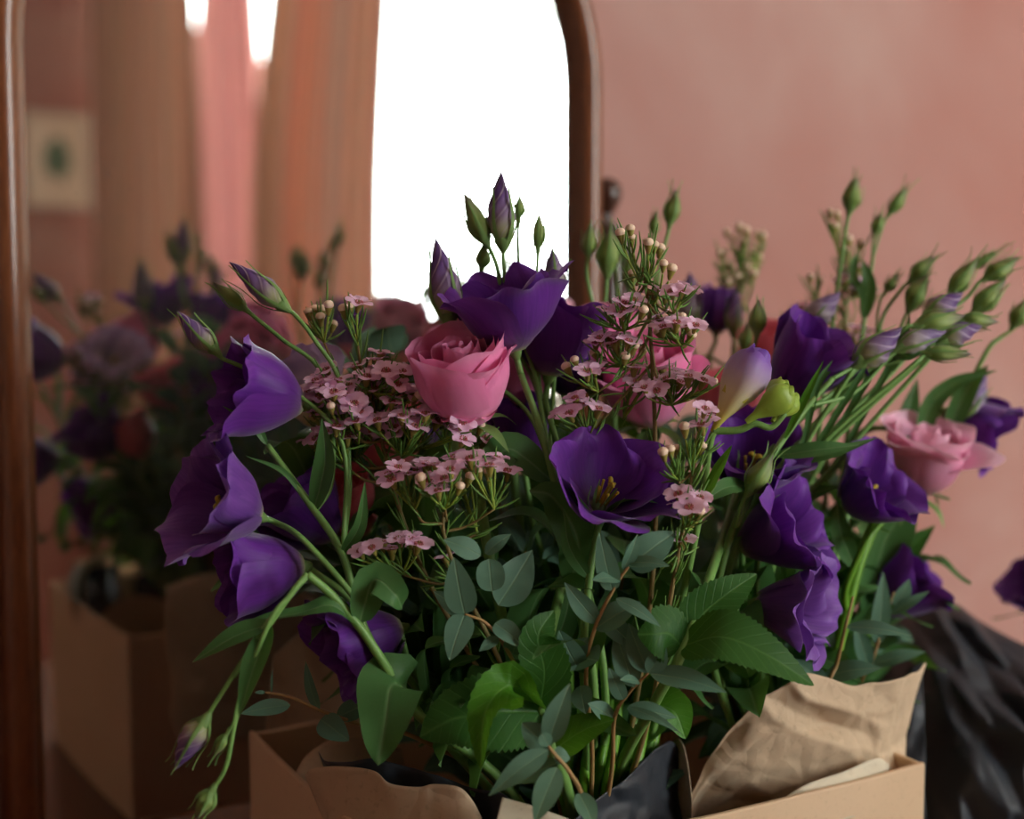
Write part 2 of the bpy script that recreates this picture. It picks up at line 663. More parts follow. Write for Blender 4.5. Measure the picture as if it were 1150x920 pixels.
CUPS = {
    'cup': ((54, 36, 20, 10, 30), .028),
    'closed': ((46, 24, 8, 0, 8), .021),
    'open': ((56, 42, 26, 22, 52), .029),
    'wide': ((64, 50, 34, 34, 66), .031),
    'trumpet': ((44, 26, 20, 34, 72), .023),
}


def sepals(mb, Mx, n, L, hug, spread, w=.0016, z0=0.0, mat=0, r=None):
    for k in range(n):
        az = 2 * PI * k / n + r.random() * .3
        l = L * (0.8 + .4 * r.random())
        rows, uvs = [], []
        rr, z = .0018, z0
        st = 9
        sp = spread * (.4 + 1.2 * r.random())
        for i in range(st + 1):
            t = i / st
            a = keyed((hug, hug * .35, 4, sp), t)
            ww = w * (1 - t) ** .8 + .00022
            for_az = ww / max(rr, .001)
            row = []
            for u in (-1, 0, 1):
                ang = az + u * min(for_az, 1)
                row.append(Mx @ Vector(((rr + .0003 * (1 - abs(u))) * math.cos(ang), (rr + .0003 * (1 - abs(u))) * math.sin(ang), z)))
            rows.append(row)
            uvs.append([((u + 1) / 2, t) for u in (-1, 0, 1)])
            rr += math.sin(math.radians(a)) * l / st
            z += math.cos(math.radians(a)) * l / st
        mb.grid(rows, uvs, mat)


def lis_bloom(parent, base, axis, L, kind='cup', mat='purple', seed=1, n=6, roll=None, name='bloom'):
    r = random.Random(seed)
    keys, W = CUPS[kind]
    sc = L / .045
    Mx = axis_frame(base, axis, roll if roll is not None else r.random() * 6)
    mb = MB()
    for k in range(n):
        az = 2 * PI * k / n + r.uniform(-.2, .2)
        kk = [a + r.uniform(-9, 9) for a in keys]
        kk[-1] += r.uniform(-16, 26)
        lay = 0 if k % 2 == 0 else 1
        petal(mb, Mx, az, L * r.uniform(.95, 1.08), W * sc * r.uniform(.95, 1.1), kk, r0=.0022 * sc + .0026 * lay * sc, z0=.001,
              spiral=.0042 * sc, ruffle=.0026 * sc * r.uniform(.6, 1.6), rphase=r.random() * 6, tip=3.0, nu=19, nv=19, drop=.17, fold=r.uniform(-.003, .004) * sc, asym=r.uniform(-1, 1), ripple=r.uniform(4, 7))
    b = mb.build(name, M[mat], parent)
    cb = MB()
    cb.lathe(Mx, [(.0015 * sc, -.004), (.0030 * sc, -.001), (.0042 * sc, .003 * sc), (.0040 * sc, .006 * sc), (.002 * sc, .008 * sc)], 10)
    sepals(cb, Mx, 5, .019 * sc, 62, 30, .0016 * sc, .001, 0, r)
    cb.build('calyx', M['sepal'], b)
    sb = MB()
    top = Mx @ Vector((0, 0, .022 * sc))
    sb.tube(cr([Mx @ Vector((0, 0, .004)), Mx @ Vector((.0006, 0, .013 * sc)), top], 4), .0012 * sc, .0009 * sc, 6)
    for k in range(2):
        a = PI * k
        sb.tube(cr([top, Mx @ Vector((math.cos(a) * .002 * sc, math.sin(a) * .002 * sc, .0245 * sc)), Mx @ Vector((math.cos(a) * .0035 * sc, math.sin(a) * .0035 * sc, .0235 * sc))], 4), .0016 * sc, .0010 * sc, 6)
    for k in range(5):
        a = 2 * PI * k / 5 + .3
        sb.tube([Mx @ Vector((math.cos(a) * .002, math.sin(a) * .002, .004)), Mx @ Vector((math.cos(a) * .005 * sc, math.sin(a) * .005 * sc, .017 * sc)), Mx @ Vector((math.cos(a) * .0056 * sc, math.sin(a) * .0056 * sc, .020 * sc))], .0005, .0009 * sc, 5)
    sb.build('stigma', M['stigma'], b)
    return b


def lis_bud(parent, base, tip, rad, kind='bud_purple', seed=1, sep=1.0):
    r = random.Random(seed)
    L = (tip - base).length
    Mx = axis_frame(base, tip - base, r.random() * 6)
    mb = MB()
    n = 20
    rows, uvs = [], []
    N = 22
    tw = 2.3 if kind != 'bud_green' else .7
    for i in range(N + 1):
        t = i / N
        # spindle: fat below the middle, drawn out to a point
        q = (math.sin(PI * min(1, t / .66) * .5) ** .8 if t < .33 else 1)
        if t >= .33:
            x = (t - .33) / .67
            q = (1 - x ** 1.5) * .93 + .07 * (1 - x)
            q *= 1
        else:
            q = .30 + .70 * math.sin(t / .33 * PI / 2)
        row, uvr = [], []
        for k in range(n):
            a = 2 * PI * k / n
            ph = a - tw * 2 * PI / 3 * t
            q2 = q * (1 + .10 * math.sin(5 * ph) * min(1, t * 2.2))
            row.append(Mx @ Vector((rad * q2 * math.cos(a) + rad * .12 * math.sin(t * 3), rad * q2 * math.sin(a), L * t)))
            uvr.append((k / n - tw / 3 * t, t))
        rows.append(row)
        uvs.append(uvr)
    # seam: repeat the first column so the winding lines stay continuous
    for rw, ur in zip(rows, uvs):
        rw.append(rw[0].copy())
        ur.append((ur[0][0] + 1, ur[0][1]))
    mb.grid(rows, uvs, 0, False)
    b = mb.build('bud', M[kind], parent)
    cb = MB()
    cb.lathe(Mx, [(.0012, -.004), (rad * .42, -.001), (rad * .62, .002), (rad * .60, .004), (rad * .3, .005)], 10)
    for k in range(5):
        az = 2 * PI * k / 5 + r.random() * .4
        l = L * r.uniform(.6, 1.15) * sep
        sp = r.uniform(.1, 1.2)
        pts, uv2 = [], []
        for i in range(10):
            t = i / 9
            z = l * t
            tz = min(1, z / L)
            q = (.34 + .70 * math.sin(tz / .33 * PI / 2)) if tz < .33 else 1.06 * (1 - ((tz - .33) / .67) ** 1.5)
            rr = rad * max(q, .25) + .0006 + rad * sp * max(0, t - .45) ** 2 * 3.0
            w = ((.17 if kind != 'bud_green' else .26) * rad * (1 - t) ** .9 + .00018)
            row = []
            for u in (-1, 0, 1):
                row.append(Mx @ Vector(((rr + (.0004 if u == 0 else 0)) * math.cos(az) - u * w * math.sin(az), (rr + (.0004 if u == 0 else 0)) * math.sin(az) + u * w * math.cos(az), z)))
            pts.append(row)
            uv2.append([((u + 1) / 2, t) for u in (-1, 0, 1)])
        cb.grid(pts, uv2)
    cb.build('calyx', M['sepal'], b)
    return b


# ------------------------------------------------------------------ leaves
def leaf_into(mb, pts, W, nrm, fold=.25, shape='lance', serr=0, wave=0.0, roll=0.0, twist=0.0, nu=9, nv=22, seed=0):
    """leaf along the curve pts; nrm is the way its face looks; width W (full)"""
    sp = cr(pts, 12)
    n = len(sp) - 1
    rows, uvs = [], []
    r = random.Random(seed)
    ph = r.random() * 6
    nvv = nv if not serr else max(nv, serr * 4)
    for j in range(nvv + 1):
        v = j / nvv
        x = v * n
        i = min(int(x), n - 1)
        p = sp[i].lerp(sp[i + 1], x - i)
        t = (sp[min(i + 1, n)] - sp[i]).normalized()
        nn = nrm - t * nrm.dot(t)
        nn = nn.normalized() if nn.length > 1e-4 else t.orthogonal().normalized()
        if twist:
            nn = Matrix.Rotation(twist * v, 3, t) @ nn
        s = t.cross(nn).normalized()
        if shape == 'lance':
            w = math.sin(PI * v ** .72) ** .9
        elif shape == 'ovate':
            w = math.sin(PI * v ** .62) ** .72
        elif shape == 'round':
            w = max(0, 1 - abs(2 * v - 1) ** 2.3) ** .5
        else:  # strap
            w = min(1, (v / .12) ** .5 if v < .12 else 1, ((1 - v) / .3) ** .7 if v > .7 else 1)
        w = max(w, .02)
        if serr:
            saw = (v * serr) % 1.0
            w *= 1 + .12 * (saw - .5) * min(1, 6 * v)
        row, uvr = [], []
        for k in range(nu):
            u = -1 + 2 * k / (nu - 1)
            h = abs(u) ** 1.5 * w * W * .5
            q = p + s * (u * w * W * .5) + nn * (h * fold)
            if roll:
                q = q + nn * (roll * (u * w) ** 2 * W)
            if wave:
                q = q + nn * (wave * W * abs(u) * math.sin(v * 11 + ph + (0 if u > 0 else 1.6)))
            row.append(q)
            uvr.append(((u * w + 1) / 2 if True else 0, v))
        rows.append(row)
        uvs.append(uvr)
    mb.grid(rows, uvs)


def leaf(parent, pts, W, nrm=None, mat='leaf_lis', name='leaf', **kw):
    mb = MB()
    leaf_into(mb, pts, W, nrm or D(0, .35, .9), **kw)
    return mb.build(name, M[mat], parent)


# ------------------------------------------------------------------ stems as things
BASE_A = P(655, 1040, .80)
BASE_B = P(905, 1010, .88)


def px_scale(d):
    return d / FPX


class Plant:
    """a cut stem: an Empty where the stem ends, one stem mesh, heads and leaves as children"""

    def __init__(s, name, label, cat, main, r0=.0023, r1=.0016, mat='stem', group=None):
        s.pts = [P(*q) if isinstance(q, tuple) else q for q in main]
        s.root = thing(name, label, cat, s.pts[0], group)
        s.path = cr(s.pts, 10)
        s.mb = MB()
        s.mat = mat
        s.mb.tube(s.path, r0, r1, 8)
        s.r1 = r1
        s.heads = []

    def at(s, t):
        x = t * (len(s.path) - 1)
        i = min(int(x), len(s.path) - 2)
        return s.path[i].lerp(s.path[i + 1], x - i)

    def tang(s, t):
        i = min(int(t * (len(s.path) - 1)), len(s.path) - 2)
        return (s.path[i + 1] - s.path[i]).normalized()

    def branch(s, t, base, axis, via=(), r=.0012):
        a = s.at(t)
        pts = [a] + [P(*q) if isinstance(q, tuple) else q for q in via]
        L = (base - pts[-1]).length
        pts += [base - axis.normalized() * min(.018, L * .35), base]
        s.mb.tube(cr(pts, 7), r * 1.15, r, 7)
        s.heads.append(base)

    def bloom(s, t, base, d, L, kind='cup', mat='purple', seed=1, via=(), n=6, br=True):
        b = P(*base) if isinstance(base, tuple) else base
        ax = D(*d) if isinstance(d, tuple) else d
        if br:
            s.branch(t, b, ax, via, .0015)
        else:
            s.mb.tube(cr([s.pts[-1], b - ax * min(.006, (b - s.pts[-1]).length * .4), b], 6), s.r1, s.r1 * .95, 8)
        return lis_bloom(s.root, b, ax, L, kind, mat, seed, n)

    def bud(s, t, base, tip, rpx, kind='bud_purple', seed=1, via=(), sep=1.0, br=True):
        d = base[2] if isinstance(base, tuple) else .8
        b = P(*base) if isinstance(base, tuple) else base
        e = P(*tip) if isinstance(tip, tuple) else tip
        if br:
            s.branch(t, b, e - b, via, .0011 if rpx > 7 else .0008)
        return lis_bud(s.root, b, e, rpx * px_scale(d), kind, seed, sep)

    def leaf(s, pts, W, nrm=None, mat='leaf_lis', **kw):
        pp = [P(*q) if isinstance(q, tuple) else q for q in pts]
        d = pts[0][2] if isinstance(pts[0], tuple) else .8
        return leaf(s.root, pp, W * px_scale(d), D(*nrm) if nrm else None, mat, **kw)

    def pair(s, t, L, W, seed=0, droop=.3, mat='leaf_lis', shape='lance'):
        """an opposite pair of leaves at t along the stem"""
        r = random.Random(seed)
        a, tg = s.at(t), s.tang(t)
        side = (Matrix.Rotation(r.random() * 6.3, 3, tg) @ tg.orthogonal()).normalized()
        for sg in (1, -1):
            o = side * sg
            l = L * r.uniform(.8, 1.15)
            e = a + o * l * .8 + tg * l * .55 - Vector((0, 0, droop * l * .5))
            m = a + o * l * .35 + tg * l * .42
            leaf(s.root, [a, m, e], W * r.uniform(.85, 1.15), (tg * .8 - o * .5).normalized(), mat, fold=.25, shape=shape, wave=.05, seed=seed)

    def done(s):
        return s.mb.build('stem', M[s.mat], s.root)


def rose_head(parent, base, axis, R, H, mat='rose', seed=1, n=24, loose=0.0, roll=0.0, extra=()):
    r = random.Random(seed)
    Mx = axis_frame(base, axis, roll)
    mb = MB()
    for i in range(n):
        t = i / (n - 1)
        az = i * 2.39996 + r.uniform(-.15, .15)
        if t < .5:      # furled heart
            q = t / .5
            rr = R * (.06 + .50 * q)
            L = H * (.92 - .02 * q)
            keys = (24, 10, 2, -6, -12 + 10 * q)
            W = R * (.40 + .60 * q)
        else:
            s = (t - .5) / .5
            rr = R * (.50 + .12 * s)
            L = H * (1.0 + .14 * s)
            keys = (66, 42 + 6 * s, 16 + 2 * s, -10 + 8 * s + loose * 14, 0 + 60 * s * (.45 + loose))
            W = R * (.90 + .22 * s)
            rr *= .30
        kk = [a + r.uniform(-4, 4) for a in keys]
        petal(mb, Mx, az, L, W, kk, r0=max(rr * .5, .001), z0=.001, spiral=R * .05, ruffle=R * .035 * (.4 + t), rphase=r.random() * 6, tip=2.8, nu=11, nv=13, base_w=.5, ripple=3)
    m3 = Mx.to_3x3()
    for (d, keys, l, w) in extra:
        az = math.atan2(d.dot(m3 @ Vector((0, 1, 0))), d.dot(m3 @ Vector((1, 0, 0))))
        petal(mb, Mx, az, H * l, R * w, keys, r0=.004, z0=.000, spiral=R * .03, ruffle=R * .07, rphase=r.random() * 6, tip=2.6, nu=13, nv=15, base_w=.5, ripple=3)
    b = mb.build('rose_head', M[mat], parent)
    cb = MB()
    cb.lathe(Mx, [(.0026, -.018), (.0028, -.010), (.005, -.008), (.0062, -.003), (.005, .001), (.002, .002)], 12)
    for k in range(5):
        a = 2 * PI * k / 5 + .4
        o = (Mx.to_3x3() @ Vector((math.cos(a), math.sin(a), 0)))
        z = Mx.to_3x3() @ Vector((0, 0, 1))
        p0 = base + o * .003
        leaf_into(cb, [p0, p0 + o * .014 - z * .003, p0 + o * .022 - z * .012], .006, (z).normalized(), fold=.2, nu=5, nv=10)
    cb.build('calyx', M['sepal'], b)
    return b


# ------------------------------------------------------------------ waxflower
def wax_blossom_mesh():
    mb = MB()
    I = Matrix.Identity(4)
    r = random.Random(3)
    # cup
    mb.lathe(I, [(.0005, -.0042), (.0008, -.0038), (.0011, -.0026), (.0016, -.001), (.0021, 0), (.0020, .0002), (.0014, -.0003), (.0003, -.0007)], 10, 2)
    mb.lathe(I, [(.0019, .00025), (.0013, -.0001), (.0004, -.0003)], 10, 1)
    for k in range(5):
        a = 2 * PI * k / 5
        c, s_ = math.cos(a), math.sin(a)
        rows, uvs = [], []
        for i in range(6):
            t = i / 5
            rad = .0014 + .0045 * t
            w = .0031 * math.sqrt(max(0, 1 - (2 * t - 1) ** 2 * .86)) * (.75 + .25 * t)
            z = .0002 + .0011 * math.sin(t * 2.1) - .0003 * t
            row = []
            for u in (-1, -.5, 0, .5, 1):
                y = u * w
                zz = z + .0006 * u * u + .0003 * math.sin(k * 2 + u * 2)
                row.append(Vector((rad * c - y * s_, rad * s_ + y * c, zz)))
            rows.append(row)
            uvs.append([((u + 1) / 2, t) for u in (-1, -.5, 0, .5, 1)])
        mb.grid(rows, uvs, 0)
    for k in range(10):
        a = 2 * PI * (k + .5) / 10
        p = Vector((.0019 * math.cos(a), .0019 * math.sin(a), .0001))
        q = Vector((.0013 * math.cos(a), .0013 * math.sin(a), .0012))
        mb.tube([p, p.lerp(q, .6), q], .00022, .0003, 5, 1)
    mb.tube([Vector((0, 0, -.0005)), Vector((0, 0, .0008)), Vector((0, 0, .0016))], .0003, .00025, 5, 2)
    return mb


def wax_bud_mesh():
    mb = MB()
    I = Matrix.Identity(4)
    mb.lathe(I, [(.0005, -.0044), (.0009, -.0038), (.0014, -.0022), (.0020, -.0004), (.0021, .0002)], 10, 0)
    mb.lathe(I, [(.0020, .0000), (.0025, .0007), (.0026, .0015), (.0022, .0025), (.0012, .0032), (.0002, .0034)], 10, 1)
    return mb


def proto(mb, name, mats):
    o = mb.build(name, mats)
    C.objects.unlink(o)
    return o


WB = proto(wax_blossom_mesh(), 'blossom', [M['wax_petal'], M['wax_centre'], M['wax_cup']])
WU = proto(wax_bud_mesh(), 'flower_bud', [M['wax_cup'], M['wax_bud']])


def put(src, root, loc, axis, sc, roll):
    o = src.copy()
    C.objects.link(o)
    o.parent = root
    m = axis_frame(loc - root.location, axis, roll)
    o.matrix_local = m @ Matrix.Scale(sc, 4)
    return o


def waxflower(label, main, clusters, seed=1, group=None, needles=60, nl=.014):
    """clusters: (t on stem, hub (px,py,d), blossoms [(px,py)], buds [(px,py)])"""
    r = random.Random(seed)
    pl = Plant('waxflower_sprig', label, 'flower', main, .0016, .0009, 'stem_wax', group)
    ped, nb = MB(), MB()
    segs = [(pl.at(.3 + .7 * i / 12), pl.at(.3 + .7 * (i + 1) / 12 - .001)) for i in range(12)]
    for (t, hub, bl, bu) in clusters:
        d = hub[2]
        h = P(*hub)
        a = pl.at(t)
        mid = a.lerp(h, .5) + Vector((0, 0, -.003)) + D(r.uniform(-1, 1), 0, r.uniform(-1, 1)) * .003
        pl.mb.tube(cr([a, mid, h], 6), .0009, .0006, 6)
        segs += [(a, mid), (mid, h)]
        sub = []
        items = [(q, 0) for q in bl] + [(q, 1) for q in bu]
        # little stalks in twos and threes off short twigs
        for (q, kind) in items:
            dd = d + (q[2] if len(q) > 2 else r.uniform(-.014, .014))
            p = P(q[0], q[1], dd)
            out = (p - h)
            out = out.normalized() if out.length > 1e-5 else Vector((0, 0, 1))
            ax = (out * .45 + D(r.uniform(-.3, .3), .75, r.uniform(.05, .55))).normalized()
            if kind:
                ax = (out * .8 + Vector((0, 0, .8))).normalized()
            sc = r.uniform(1.08, 1.36) * (1.0 if kind == 0 else .85)
            foot = p - ax * .005 * sc
            k = h.lerp(foot, .55) - ax * .0012
            ped.tube(cr([h, k, foot], 5), .00055, .0006, 5)
            segs.append((h, foot))
            put(WB if kind == 0 else WU, pl.root, p, ax, sc, r.random() * 6)
    for k in range(needles * 2):
        a, b = r.choice(segs)
        p = a.lerp(b, r.random())
        tg = (b - a).normalized() if (b - a).length > 1e-6 else Vector((0, 0, 1))
        sd = (Matrix.Rotation(r.random() * 6.3, 3, tg) @ tg.orthogonal()).normalized()
        l = nl * r.uniform(.6, 1.3)
        e = p + tg * l * .80 + sd * l * .42 + Vector((0, 0, l * .25))
        m = p.lerp(e, .5) + sd * l * .05
        nb.tube(cr([p, m, e], 4), lambda t: .00014 + .00046 * math.sin(PI * (.15 + .8 * t)), 0, 5)
    pl.done()
    ped.build('flower_stalks', M['pedicel'], pl.root)
    nb.build('needle_leaves', M['needle'], pl.root)
    return pl


# ------------------------------------------------------------------ eucalyptus
def eucalyptus(label, main, leaves=(), seed=1, auto=None, group=None, r0=.0014, r1=.0007, shape='lance'):
    """leaves: (base px,py,d , tip px,py,d , width px, normal, shape, bend)"""
    r = random.Random(seed)
    pl = Plant('eucalyptus_sprig', label, 'foliage', main, r0, r1, 'stem_euc', group)
    for q in leaves:
        b, e, w, nrm = q[0], q[1], q[2], q[3]
        shp = q[4] if len(q) > 4 else 'lance'
        bend = q[5] if len(q) > 5 else .08
        pb, pe = P(*b), P(*e)
        L = (pe - pb).length
        nn = D(*nrm)
        mid = pb.lerp(pe, .5) + nn * L * bend
        leaf(pl.root, [pb, mid, pe], w * px_scale(b[2]), nn, 'leaf_euc', fold=r.uniform(.05, .25), shape=shp, seed=r.randint(0, 999))
    if auto:
        t0, t1, n, L, W, shp = auto
        for i in range(n):
            t = t0 + (t1 - t0) * i / max(1, n - 1)
            a, tg = pl.at(t), pl.tang(t)
            ang = (i % 2) * PI / 2 + r.uniform(-.5, .5)
            side = (Matrix.Rotation(ang + seed, 3, tg) @ tg.orthogonal()).normalized()
            for sg in (1, -1):
                o = side * sg
                l = L * r.uniform(.75, 1.2) * (1 - .3 * i / n)
                e = a + o * l * .72 + tg * l * r.uniform(.3, .7)
                m = a + o * l * .38 + tg * l * .42
                leaf(pl.root, [a + o * .002, m, e], W * r.uniform(.8, 1.15), (tg * .7 - o * .4 + D(0, .2, .7)).normalized(), 'leaf_euc', fold=.15, shape=shp, seed=seed * 31 + i, nu=7, nv=14)
    pl.done()
    return pl


# ------------------------------------------------------------------ paper
def crumple(p, amp, sc, seed=0.0):
    q = p * sc + Vector((seed * 3.1, seed * 1.7, seed))
    a = noise.voronoi(q)[0]
    b = noise.voronoi(q * 2.3 + Vector((5, 2, 1)))[0]
    return amp * ((a[1] - a[0]) * 1.0 + .45 * (b[1] - b[0]) + .7 * noise.noise(q * .6) - .9 * abs(noise.noise(q * .9 + Vector((3, 1, 7)))) - .3)


def facet(t, v, nt_, nv_, seed):
    """sharp flat facets: linear between random heights on a warped triangular lattice"""
    w1 = noise.noise(Vector((t * 4, v * 4, seed)))
    w2 = noise.noise(Vector((t * 4 + 9, v * 4 + 3, seed)))
    x, y = t * nt_ + .55 * w1 + .35 * v * nv_, v * nv_ + .55 * w2
    i, j = math.floor(x), math.floor(y)
    fx, fy = x - i, y - j
    h = lambda a, b: noise.cell(Vector((a + .5, b + .5, seed + .5))) if False else math.sin((a * 127.1 + b * 311.7 + seed * 74.7)) * 43758.5453 % 1.0
    if fx + fy < 1:
        return h(i, j) * (1 - fx - fy) + h(i + 1, j) * fx + h(i, j + 1) * fy
    return h(i + 1, j + 1) * (fx + fy - 1) + h(i, j + 1) * (1 - fx) + h(i + 1, j) * (1 - fy)


def sheet(name, top, bot, mat, mid=None, parent=None, rows=26, n=10, amp=.006, sc=14, seed=0.0, thick=.0004, edge=0.0, nrm=None, bulge=0.0, fac=None, K=70):
    """a crumpled sheet between two edges given as points"""
    T, B = cr([P(*q) if isinstance(q, tuple) else q for q in top], n), cr([P(*q) if isinstance(q, tuple) else q for q in bot], n)
    Md = cr([P(*q) if isinstance(q, tuple) else q for q in mid], n) if mid else None

    def samp(c, t):
        x = t * (len(c) - 1)
        i = min(int(x), len(c) - 2)
        return c[i].lerp(c[i + 1], x - i)
    mb = MB()
    pr, uvs = [], []
    nn = (D(*nrm) if nrm else D(0, .1, 1))
    for j in range(rows + 1):
        v = j / rows
        row, ur = [], []
        for k in range(K + 1):
            t = k / K
            b, e = samp(B, t), samp(T, t)
            if Md:
                m = samp(Md, t)
                p = b * (1 - v) * (1 - 2 * v) + m * 4 * v * (1 - v) + e * v * (2 * v - 1)
            else:
                p = b.lerp(e, v)
            w = .35 + .65 * min(1, v * 3)
            p = p + nn * (crumple(p, amp, sc, seed) * w + bulge * math.sin(v * PI))
            if fac:
                p = p + nn * (fac[0] * (facet(t, v, fac[1], fac[2], seed) - .5))
            if edge and v > .8:
                p = p + Vector((0, 0, edge * noise.noise(p * 60) * (v - .8) / .2))
            row.append(p)
            ur.append((t, v))
        pr.append(row)
        uvs.append(ur)
    mb.grid(pr, uvs)
    return mb.build(name, M[mat], parent, True, thick)

# ================================================================== THE ROOM
WALL_Y, BACK_Y, X0, X1, ZC = 1.22, -2.30, -2.3, 2.9, 2.9


def slab(name, x0, x1, y0, y1, z0, z1, mat, parent=None, bev=0.0):
    mb = MB()
    mb.box(((x0 + x1) / 2, (y0 + y1) / 2, (z0 + z1) / 2), x1 - x0, y1 - y0, z1 - z0, 0, bev)
    return mb.build(name, M[mat], parent, False)


struct(slab('floor', X0 - .1, X1 + .1, BACK_Y - .2, WALL_Y + .1, -.1, 0, 'floor'))
struct(slab('ceiling', X0 - .1, X1 + .1, BACK_Y - .2, WALL_Y + .1, ZC, ZC + .1, 'ceiling'))
struct(slab('wall_front', X0 - .1, X1 + .1, WALL_Y, WALL_Y + .1, 0, ZC, 'plaster'))
struct(slab('wall_left', X0 - .1, X0, BACK_Y, WALL_Y, 0, ZC, 'ceiling'))
struct(slab('wall_right', X1, X1 + .1, BACK_Y, WALL_Y, 0, ZC, 'ceiling'))

wl = mirror_ray_on_wall(150, 100, BACK_Y).x
WX0, WX1, WZ0, WZ1 = wl, wl + 1.80, .75, 2.62
mbw = MB()
for (x0, x1, z0, z1) in ((X0, WX0, 0, ZC), (WX1, X1, 0, ZC), (WX0, WX1, 0, WZ0), (WX0, WX1, WZ1, ZC)):
    mbw.box(((x0 + x1) / 2, BACK_Y - .09, (z0 + z1) / 2), x1 - x0, .18, z1 - z0)
struct(mbw.build('wall_back', M['plaster'], None, False))
# window: casement frame, two sashes, panes
wroot = bpy.data.objects.new('window_1', None)
C.objects.link(wroot)
wroot.location = ((WX0 + WX1) / 2, BACK_Y - .09, WZ0)
wroot['kind'] = 'structure'
fb = MB()
yc = BACK_Y - .09
for (x0, x1, z0, z1) in ((WX0, WX0 + .05, WZ0, WZ1), (WX1 - .05, WX1, WZ0, WZ1), (WX0, WX1, WZ0, WZ0 + .06), (WX0, WX1, WZ1 - .05, WZ1)):
    fb.box(((x0 + x1) / 2, yc, (z0 + z1) / 2), x1 - x0, .08, z1 - z0, 0, .006)
xm = mirror_ray_on_wall(536, 150, BACK_Y).x
for xx in (xm, (xm + WX1) / 2):
    fb.box((xx, yc, (WZ0 + WZ1) / 2), .022, .05, WZ1 - WZ0 - .1, 0, .004)
fb.build('window_frame', M['paint_white'], wroot, False)
mg, ng = new_mat('window_glass')
tr = nd(ng, 'ShaderNodeBsdfTransparent')
gl = nd(ng, 'ShaderNodeBsdfGlossy')
gl.inputs['Roughness'].default_value = .02
mxg = nd(ng, 'ShaderNodeMixShader')
mxg.inputs[0].default_value = .05
ng.links.new(tr.outputs[0], mxg.inputs[1])
ng.links.new(gl.outputs[0], mxg.inputs[2])
og = nd(ng, 'ShaderNodeOutputMaterial')
ng.links.new(mxg.outputs[0], og.inputs[0])
M['pane'] = mg
slab('window_pane', WX0 + .05, WX1 - .05, yc - .003, yc + .003, WZ0 + .06, WZ1 - .05, 'pane', wroot)
struct(slab('trim_1', WX0 - .06, WX1 + .06, BACK_Y, BACK_Y + .05, WZ0 - .04, WZ0, 'paint_white'))

# daylight of the overcast sky coming through the window
ld = bpy.data.lights.new('window_daylight', 'AREA')
ld.shape = 'RECTANGLE'
ld.size, ld.size_y = WX1 - WX0 + .3, WZ1 - WZ0 + .3
ld.energy = 150
ld.color = (.93, 1.0, .97)
lo = bpy.data.objects.new('window_daylight', ld)
C.objects.link(lo)
lo.location = ((WX0 + WX1) / 2, BACK_Y - .30, (WZ0 + WZ1) / 2)
lo.rotation_euler = (math.radians(90), 0, 0)

w = bpy.data.worlds.new('overcast_sky')
bpy.context.scene.world = w
w.use_nodes = True
w.node_tree.nodes['Background'].inputs[0].default_value = (.85, .95, 1, 1)
w.node_tree.nodes['Background'].inputs[1].default_value = 1.0


# curtains hanging in front of the window wall, placed from what the mirror shows of them
def curtain(label, xa_top, xb_top, xa_bot, xb_bot, y, mat, folds, depth, seed, name='curtain'):
    zt, zb = 2.74, .05
    mb = MB()
    rows, uvs = [], []
    r = random.Random(seed)
    phs = [r.random() * 6 for _ in range(4)]
    K = 150
    for j in range(31):
        v = j / 30
        z = zt + (zb - zt) * v
        t = min(1, v / .55)
        t = t * t * (3 - 2 * t)
        xa, xb = xa_top + (xa_bot - xa_top) * t, xb_top + (xb_bot - xb_top) * t
        row, ur = [], []
        for k in range(K + 1):
            u = k / K
            yy = y + depth * math.sin(u * folds * 2 * PI + phs[0] + .5 * math.sin(u * 7 + phs[1])) * (.7 + .3 * v) + depth * .4 * math.sin(u * folds * 4.3 * PI + phs[2] + v)
            row.append(Vector((xa + (xb - xa) * u, yy, z)))
            ur.append((u, 1 - v))
        rows.append(row)
        uvs.append(ur)
    mb.grid(rows, uvs)
    root = thing(name, label, 'curtain', ((xa_bot + xb_bot) / 2, y, zb))
    mb.build('drape', M[mat], root, True, .0015)
    hb = MB()
    hb.box(((xa_top + xb_top) / 2, y, zt + .015), abs(xb_top - xa_top), .03, .035, 0, .006)
    hb.build('heading_tape', M[mat], root)
    return root


CY = BACK_Y + .12
cx = lambda px, py=150: mirror_ray_on_wall(px, py, CY).x
curtain('brown and grey striped curtain beside the framed print in the mirror', cx(108), cx(212), cx(100), cx(226), CY + .02, 'curtain_brown', 6, .022, 1)
curtain('plain pink curtain between the two striped ones in the mirror', cx(246, 60), cx(286, 60), cx(220, 330), cx(312, 330), CY - .045, 'curtain_pink', 4, .016, 2)
curtain('orange striped curtain at the edge of the bright window in the mirror', cx(318, 60), cx(440, 60), cx(274, 330), cx(420, 330), CY + .04, 'curtain', 7, .024, 3)
rod = thing('curtain_rod', 'curtain rod above the bright window', 'curtain rod', ((WX0 + WX1) / 2, CY + .01, 2.775))
rb = MB()
rb.tube([(WX0 - .45, CY + .01, 2.79), ((WX0 + WX1) / 2, CY + .01, 2.79), (WX1 + .3, CY + .01, 2.79)], .012, .012, 10)
rb.build('rod', M['wood_dark'], rod)
for xx in (WX0 - .45, WX1 + .3):
    rb = MB()
    rb.lathe(Matrix.Translation((xx, CY + .01, 2.79)) @ Matrix.Rotation(PI / 2, 4, 'Y'), [(.004, -.03), (.02, -.02), (.026, 0), (.02, .02), (.004, .03)], 12)
    rb.build('finial', M['wood_dark'], rod)

